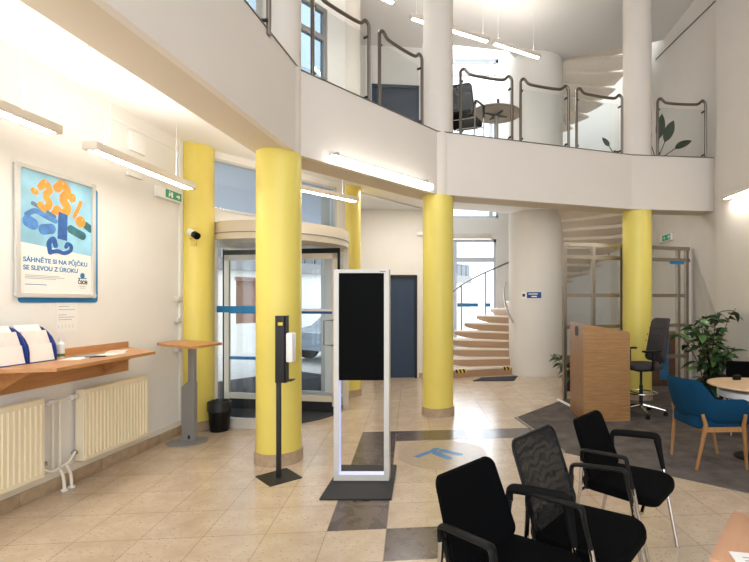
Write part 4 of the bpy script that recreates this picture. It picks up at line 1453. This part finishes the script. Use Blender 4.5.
bushy_plant('potted_plant', 'tall bushy green plant in the corner behind the blue chair', (3.50, 6.55, 0.008), 1.50, 0.56, 12, 8, 0.20, 5, [M['leaf'], M['leaf2'], M['leafl']], xlim=(-0.5, 0.38))
bushy_plant('potted_plant', 'small leafy plant beside the white core, behind the glass partition', (2.0, 8.35, 0.0), 0.72, 0.50, 7, 4, 0.20, 8, [M['leafl'], M['leaf'], M['leaf']], (0.13, 0.24))
def broad_plant(label, loc, leaves, seed, name='potted_plant'):
    random.seed(seed)
    t = thing(name, label, 'plant', loc)
    b = BM(); lathe(b, [(0.10, 0), (0.12, 0.10), (0.11, 0.10), (0.1, 0.08), (0.01, 0.08)], 24); part('pot', b, M['blackp'], t)
    bs, bl = BM(), BM()
    for (dx, dz, L, Wd, st_) in leaves:
        base = (0.02 * dx, 0, 0.08)
        q = Vector((dx * st_, random.uniform(-.05, .05), 0.08 + dz * st_))
        tube(bs, [base, q], 0.008, 6)
        leaf(bl, q, (dx, random.uniform(-.15, .15), dz), L, Wd, 0.12, R(75) + random.uniform(-.3, .3), 0, 7)
    part('stems', bs, M['stem'], t)
    part('leaves', bl, [M['leaf2']], t)
broad_plant('broad-leaved plant upstairs behind the far right railing', (3.38, 7.98, ZT), [(-0.35, 0.9, 0.45, 0.17, 0.35), (0.12, 1.0, 0.5, 0.15, 0.36), (0.35, 0.9, 0.48, 0.16, 0.32), (0.85, 0.55, 0.38, 0.12, 0.34), (-0.55, 0.7, 0.40, 0.14, 0.3)], 3)
broad_plant('small dark plant upstairs beside the white right column', (2.78, 8.05, ZT), [(-0.45, 0.75, 0.22, 0.08, 0.36), (0.3, 0.8, 0.25, 0.08, 0.2), (-0.2, 0.5, 0.16, 0.10, 0.15)], 6)

# ================================================================== RECEPTION DESK
t = thing('reception_desk', 'tall oak reception desk with sloping top on the grey carpet', 'desk', (1.65, 6.10, 0.008), 0)
prof = [(0, 0), (0.62, 0), (0.62, 1.13), (0.60, 1.155), (0.57, 1.162), (0.0, 1.262)]
b = BM(); prism_map(b, prof, 0.0, 0.022, lambda a, z, c: Vector((a, c + 0.07 * a / 0.62, z))); part('side_panel', b, M['wood_desk'], t)
b = BM(); prism_map(b, prof, 0.70, 0.722, lambda a, z, c: Vector((a, c + 0.07 * a / 0.62, z))); part('side_panel', b, M['wood_desk'], t)
b = BM(); prism(b, [(0.002, 0.022), (0.024, 0.022), (0.024, 0.70), (0.002, 0.70)], 0.0, 1.258); part('front_panel', b, M['wood_side'], t)
b = BM(); prism_map(b, [(0.024, 1.236), (0.60, 1.136), (0.60, 1.156), (0.024, 1.256)], 0.024, 0.70, lambda a, z, c: Vector((a, c + 0.07 * a / 0.62, z))); part('sloping_top', b, M['wood_desk'], t)
b = BM(); box(b, 0.03, 0.55, 0.09, 0.70, 0.55, 0.57); part('inner_shelf', b, M['wood_side'], t)
b = BM(); prism_map(b, rrect(0.16, 0.13, 0.05), -0.004, 0.0015, lambda a, z, c: Vector((c, a + 0.36, z + 1.15))); part('oval_grip', b, M['blackm'], t, 'black rounded grip plate')

# ================================================================== DRAFTING STOOL
def drafting_chair(loc, rz):
    t = thing('drafting_chair', 'high anthracite swivel chair with foot ring behind the reception desk', 'chair', loc, rz)
    b = BM(); lathe(b, [(0.025, 0.09), (0.025, 0.4), (0.017, 0.4), (0.017, 0.62)], 14); part('gas_column', b, M['blackm'], t)
    b = BM()
    for k in range(5):
        a = 2 * PI * k / 5 + 0.3
        tube(b, [(0.02 * math.cos(a), 0.02 * math.sin(a), 0.13), (0.17 * math.cos(a), 0.17 * math.sin(a), 0.105), (0.31 * math.cos(a), 0.31 * math.sin(a), 0.075)], [0.024, 0.018, 0.012], 8)
    part('star_base', b, M['chrome'], t)
    for k in range(5):
        a = 2 * PI * k / 5 + 0.3
        b = BM(); c = Vector((0.31 * math.cos(a), 0.31 * math.sin(a), 0.032)); s_ = Vector((-math.sin(a), math.cos(a), 0)) * 0.022
        tube(b, [c - s_, c + s_], 0.031, 12); part('castor', b, M['blackp'], t)
    b = BM()
    tube(b, [(0.2 * math.cos(2 * PI * k / 28), 0.2 * math.sin(2 * PI * k / 28), 0.30) for k in range(28)], 0.011, 8, closed=True)
    for a in (0.6, 2.7, 4.8):
        tube(b, [(0.02 * math.cos(a), 0.02 * math.sin(a), 0.28), (0.2 * math.cos(a), 0.2 * math.sin(a), 0.30)], 0.009, 6)
    part('foot_ring', b, M['chrome'], t)
    b = BM(); box(b, -0.13, 0.13, -0.12, 0.12, 0.60, 0.64, 0.01); part('mechanism', b, M['blackp'], t)
    b = BM(); pad(b, rrect(0.48, 0.47, 0.1), 0.065, lambda a, c, z: Vector((a, c, 0.70 + z))); part('seat', b, M['greyfab'], t)
    b = BM()
    def bf(a, z, c):
        return Vector((a, -0.235 - 0.16 * (z + 0.3) + 0.35 * a * a + 0.06 * math.cos(z * 7) - c, 1.02 + z))
    pad(b, rrect(0.42, 0.60, 0.05, wt=0.36), 0.04, bf); bk = part('backrest', b, M['greyfab'], t)
    b = BM()
    for i in range(4):
        for j in range(3):
            p = bf(-0.12 + 0.08 * i, -0.02 + 0.09 * j, -0.052); q = bf(-0.12 + 0.08 * i, -0.02 + 0.09 * j, -0.058)
            p2 = bf(-0.12 + 0.08 * i, -0.02 + 0.09 * j, 0.008)
            tube(b, [p, q], 0.009, 8); tube(b, [p2, p2 + Vector((0, -0.004, 0))], 0.009, 8)
    part('tufting_button', b, M['blackp'], bk)
    b = BM(); tube(b, spline([(0, -0.1, 0.61), (0, -0.24, 0.62), (0, -0.30, 0.72), (0, -0.30, 0.85)], 5), 0.02, 8); part('back_support', b, M['blackp'], t)
    for s in (-1, 1):
        b = BM()
        tube(b, [(s * 0.18, 0.0, 0.64), (s * 0.27, 0.0, 0.66), (s * 0.27, 0.0, 0.88)], 0.02, 8)
        box(b, s * 0.27 - 0.04, s * 0.27 + 0.04, -0.1, 0.15, 0.875, 0.90, 0.01)
        part('armrest', b, M['blackp'], t)
    return t
drafting_chair((2.56, 6.55, 0.008), facing(-0.97, -0.22))

# ================================================================== BLACK VISITOR CHAIRS
def visitor_chair(label, backmat, loc, rz, grp='black visitor chairs in the foreground row'):
    t = thing('visitor_chair', label, 'chair', loc, rz, grp)
    b = BM(); pad(b, rrect(0.47, 0.47, 0.11, 7), 0.058, lambda a, c, z: Vector((a * (1.0 + 0.10 * (c / 0.235)), c + 0.01, 0.462 + z - 0.02 * max(0, (c - 0.1) / 0.14) ** 2 + 0.25 * a * a * 0.3)))
    part('seat', b, M['black'], t)
    def bf(a, z, c):
        return Vector((a, -0.165 - 0.36 * (z + 0.18) + 0.55 * a * a - c, 0.638 + z))
    ol = rrect(0.44, 0.345, 0.042, 7, wt=0.40) if backmat != 'net' else [(p[0], p[1] + 0.025) for p in rrect(0.44, 0.40, 0.045, 7, wt=0.43)]
    b = BM(); pad(b, ol, 0.03 if backmat != 'net' else 0.008, bf); bk = part('backrest', b, M[backmat], t)
    if backmat == 'net':
        b = BM(); o = ol
        tube(b, [bf(p[0], p[1], 0.0) for p in o], 0.010, 8, closed=True); part('back_frame', b, M['blackp'], bk)
        b = BM(); pad(b, rrect(0.36, 0.05, 0.02), 0.01, lambda a, z, c: bf(a, z - 0.13, c + 0.008)); part('lumbar_band', b, M['blackp'], bk)
    for s in (-1, 1):
        b = BM(); tube(b, [(s * 0.20, -0.165, 0.41), (s * 0.215, -0.17, 0.52), (s * 0.24, -0.175, 0.60)], 0.012, 8)
        part('back_bracket', b, M['blackp'], t)
    for s in (-1, 1):
        # arm: from the back of the frame forward, then bent down to the front leg
        b = BM()
        pts = spline([(s * 0.243, -0.180, 0.59), (s * 0.246, -0.180, 0.635), (s * 0.251, -0.165, 0.655), (s * 0.262, -0.09, 0.662), (s * 0.272, 0.0, 0.667), (s * 0.281, 0.078, 0.670), (s * 0.284, 0.102, 0.660), (s * 0.283, 0.112, 0.61), (s * 0.272, 0.145, 0.47)], 6)
        n = len(pts)
        rings = []
        for i, p in enumerate(pts):
            tg = (pts[min(i + 1, n - 1)] - pts[max(i - 1, 0)]).normalized()
            sd = Vector((1, 0, 0))
            up = sd.cross(tg).normalized()
            thick = s < 0 and backmat == 'black'
            wx = 0.029 if thick else 0.021
            wz = 0.010 + (0.013 if thick else 0.001) * min(1, max(0, (i - 4) / 8))
            if i > n - 9:
                f_ = (i - (n - 9)) / 8
                wx = (0.029 if thick else 0.021) - (0.014 if thick else 0.007) * f_
                wz = wz * (1 - 0.4 * f_)
            rings.append([b.verts.new(p + sd * wx * math.cos(q) + up * wz * math.sin(q)) for q in [2 * PI * k / 12 for k in range(12)]])
        for i in range(n - 1):
            for k in range(12):
                b.faces.new((rings[i][k], rings[i][(k + 1) % 12], rings[i + 1][(k + 1) % 12], rings[i + 1][k]))
        b.faces.new(rings[0]); b.faces.new(rings[-1])
        part('armrest', b, M['armpad'] if s < 0 and backmat == 'black' else M['blackp'], t)
        b = BM(); tube(b, [(s * 0.275, 0.138, 0.50), (s * 0.264, 0.175, 0.30), (s * 0.250, 0.235, 0.004)], 0.0115, 10); part('leg', b, M['chrome'], t, 'chrome front leg')
        b = BM(); tube(b, [(s * 0.243, -0.180, 0.60), (s * 0.245, -0.19, 0.42), (s * 0.245, -0.265, 0.004)], 0.0115, 10); part('leg', b, M['chrome'], t, 'chrome rear leg')
    b = BM()
    tube(b, [(-0.266, 0.180, 0.375), (-0.15, 0.16, 0.395), (0.15, 0.16, 0.395), (0.266, 0.180, 0.375)], 0.010, 8)
    tube(b, [(-0.245, -0.195, 0.40), (0.245, -0.195, 0.40)], 0.010, 8)
    part('seat_frame', b, M['chrome'], t)
    return t
c1 = visitor_chair('black padded visitor chair nearest the camera, cut by the bottom edge', 'black', (0.24, 1.985, 0), facing(0.76, -0.65))
c2 = visitor_chair('black visitor chair with see-through mesh back, middle of the front row', 'net', (0.635, 2.32, 0), facing(0.79, -0.61))
c3 = dup(c1, (1.065, 2.965, 0), facing(0.775, -0.632), 'black padded visitor chair furthest right in the front row')
c4 = dup(c1, (3.48, 5.62, 0.008), facing(-0.3, -0.95), 'black visitor chair behind the round table at right', 'black visitor chairs around the round table')
c5 = dup(c2, (0.13, 7.20, ZT + 0.001), facing(0.35, 0.94), 'black mesh-backed chair upstairs beside the bistro table', 'black chairs upstairs')

# ================================================================== BLUE ARMCHAIR
t = thing('blue_armchair', 'blue fabric tub armchair with oak legs beside the round table', 'chair', (2.44, 4.60, 0.008), facing(1, 0.06))
def shell():
    b = BM()
    pts = []
    n = 40
    for i in range(n + 1):
        s = -1 + 2 * i / n
        if abs(s) > 0.55:
            f = (abs(s) - 0.55) / 0.45
            x = math.copysign(0.285 + 0.0 * f, s); y = -0.05 + 0.33 * f
            nx, ny = math.copysign(1, s), 0
        else:
            a = s / 0.55 * PI / 2
            x = 0.285 * math.sin(a); y = -0.05 - 0.215 * math.cos(a)
            nx, ny = math.sin(a), -math.cos(a)
        pts.append((s, x, y, nx, ny))
    rows = []
    def smooth(e0, e1, v):
        v = max(0, min(1, (v - e0) / (e1 - e0))); return v * v * (3 - 2 * v)
    for (s, x, y, nx, ny) in pts:
        back = 1 - smooth(0.26, 0.50, abs(s))
        h = 0.655 + 0.175 * back
        h -= 0.14 * smooth(0.86, 1.0, abs(s)) ** 1.5
        zb = 0.41
        sec = []
        th = 0.045
        for (o, f) in ((0.0, 0.0), (0.012, 0.3), (0.012, 0.7), (0.0, 0.93), (-0.022, 1.0), (-0.045, 0.93), (-th, 0.6), (-th, 0.3), (-0.03, 0.0)):
            z = zb + (h - zb) * f
            lean = 0.20 * back * max(0, z - 0.46) + 0.05 * (z - 0.46)
            taper = 1.0 - 0.16 * max(0, (0.5 - z) / 0.09)
            sec.append(b.verts.new(((x + nx * (o + lean)) * taper, (y + ny * (o + lean)) * taper, z)))
        rows.append(sec)
    for i in range(n):
        for k in range(9):
            b.faces.new((rows[i][k], rows[i][(k + 1) % 9], rows[i + 1][(k + 1) % 9], rows[i + 1][k]))
    b.faces.new(rows[0]); b.faces.new(rows[-1])
    return b
part('shell', shell(), M['bluefab'], t, sharp=60)
b = BM(); pad(b, rrect(0.50, 0.50, 0.12), 0.11, lambda a, c, z: Vector((a, c + 0.0, 0.485 + z))); part('seat', b, M['bluefab'], t)
for sx in (-1, 1):
    for y0, y1 in ((0.17, 0.235), (-0.17, -0.235)):
        b = BM(); tube(b, [(sx * 0.222, y1 * 1.02, 0.0), (sx * 0.268, y0 * 1.05, 0.42), (sx * 0.306 if y0 > 0 else sx * 0.262, y0 if y0 > 0 else y0 * 1.2, 0.52)], [0.013, 0.02, 0.016], 12)
        part('leg', b, M['wood_leg'], t, 'oak leg')
b = BM()
box(b, -0.25, 0.25, 0.15, 0.175, 0.355, 0.40); box(b, -0.25, 0.25, -0.19, -0.165, 0.355, 0.40); box(b, -0.262, -0.235, -0.19, 0.175, 0.355, 0.40); box(b, 0.235, 0.262, -0.19, 0.175, 0.355, 0.40)
part('seat_rail', b, M['wood_leg'], t, 'oak rail under the seat')

# ================================================================== ROUND TABLE (right)
t = thing('round_table', 'round pale wood table cut by the right picture edge', 'table', (2.96, 4.72, 0.008), 0)
b = BM(); lathe(b, [(0.395, 0.708), (0.41, 0.714), (0.41, 0.727), (0.404, 0.732)], 64); part('table_top', b, M['wood_light'], t)
b = BM(); lathe(b, [(0.30, 0.60), (0.32, 0.61), (0.32, 0.665), (0.30, 0.67)], 48); part('under_tray', b, M['white'], t, 'white tray under the top')
b = BM(); lathe(b, [(0.03, 0.02), (0.03, 0.708)], 20); part('pedestal', b, M['white'], t)
b = BM(); lathe(b, [(0.17, 0), (0.17, 0.012), (0.04, 0.024)], 40); part('base_plate', b, M['blackp'], t)
for a in (160, 235, 300, 20, 90):
    b = BM(); x, y = 0.31 * math.cos(R(a)), 0.31 * math.sin(R(a)); tube(b, [(x, y, 0.58), (x, y, 0.708)], 0.011, 8); part('bracket', b, M['white'], t)
b = BM(); box(b, -0.04, 0.04, -0.02, 0.02, 0, 0.05, 0.008)
single('table_box', b, M['blackp'], 'small black box on the round table at the picture edge', 'box', (2.93, 4.95, 0.741), 0.2)

# ================================================================== FRONT TABLE (bottom right) with paper
ta = math.atan2(0.34, 0.273)
t = thing('coffee_table', 'reddish beech table corner in the bottom right of the picture', 'table', (0.805, 1.506, 0), ta)
b = BM(); box(b, 0, 1.2 * 0 + 0.436, -0.75, 0.0, 0.716, 0.741, 0.002); part('table_top', b, M['tabletop'], t)
b = BM(); box(b, 0.03, 0.406, -0.72, -0.03, 0.66, 0.715); part('apron', b, M['wood_brown'], t)
for x in (0.05, 0.386):
    for y in (-0.7, -0.05):
        b = BM(); box(b, x - 0.02, x + 0.02, y - 0.02, y + 0.02, 0, 0.66); part('leg', b, M['grey'], t)
t = thing('paper_form', 'white printed form lying on the front table corner', 'paper', (0.915, 1.535, 0.7415), R(-12))
b = BM(); box(b, -0.03, 0.19, -0.30, 0.0, 0, 0.002); part('sheet', b, M['paper'], t)
b = BM(); box(b, 0.0, 0.14, -0.035, -0.03, 0.002, 0.0024); box(b, 0.0, 0.11, -0.055, -0.05, 0.002, 0.0024); box(b, -0.0, 0.15, -0.075, -0.07, 0.002, 0.0024); part('print_lines', b, M['ink'], t)

# ================================================================== BISTRO TABLE UPSTAIRS
t = thing('bistro_table', 'round brown bistro table upstairs seen from below', 'table', (0.66, 7.64, ZT + 0.001), 0)
M['bistro'] = mat('brown_table_underside', (150, 132, 114), 0.6, noise=0.1, nscale=10)
b = BM(); lathe(b, [(0.39, 0.715), (0.40, 0.722), (0.40, 0.735), (0.395, 0.74)], 56); part('table_top', b, M['bistro'], t)
b = BM()
for a in (25, 115, 205, 295):
    tube(b, [(0, 0, 0.70), (0.2 * math.cos(R(a)), 0.2 * math.sin(R(a)), 0.708)], [0.022, 0.014], 8)
part('top_bracket', b, M['blackm'], t)
b = BM(); lathe(b, [(0.035, 0.02), (0.035, 0.70)], 20); part('pedestal', b, M['alu'], t)
b = BM(); lathe(b, [(0.2, 0), (0.2, 0.012), (0.04, 0.03)], 32); part('base_plate', b, M['blackm'], t)
b = BM(); box(b, -0.03, 0.03, -0.02, 0.02, 0, 0.014); box(b, -0.022, 0.022, -0.006, 0.006, 0.014, 0.17, 0.004)
single('table_stand', b, M['greyfab'], 'small upright card stand on the bistro table upstairs', 'stand', (0.68, 7.5, ZT + 0.7405), 0.4)
b = BM(); box(b, -0.1, 0.1, -0.07, 0.07, 0, 0.02)
single('folder', b, M['blackp'], 'dark folder lying on the bistro table upstairs', 'folder', (0.47, 7.5, ZT + 0.7405), 0.2)
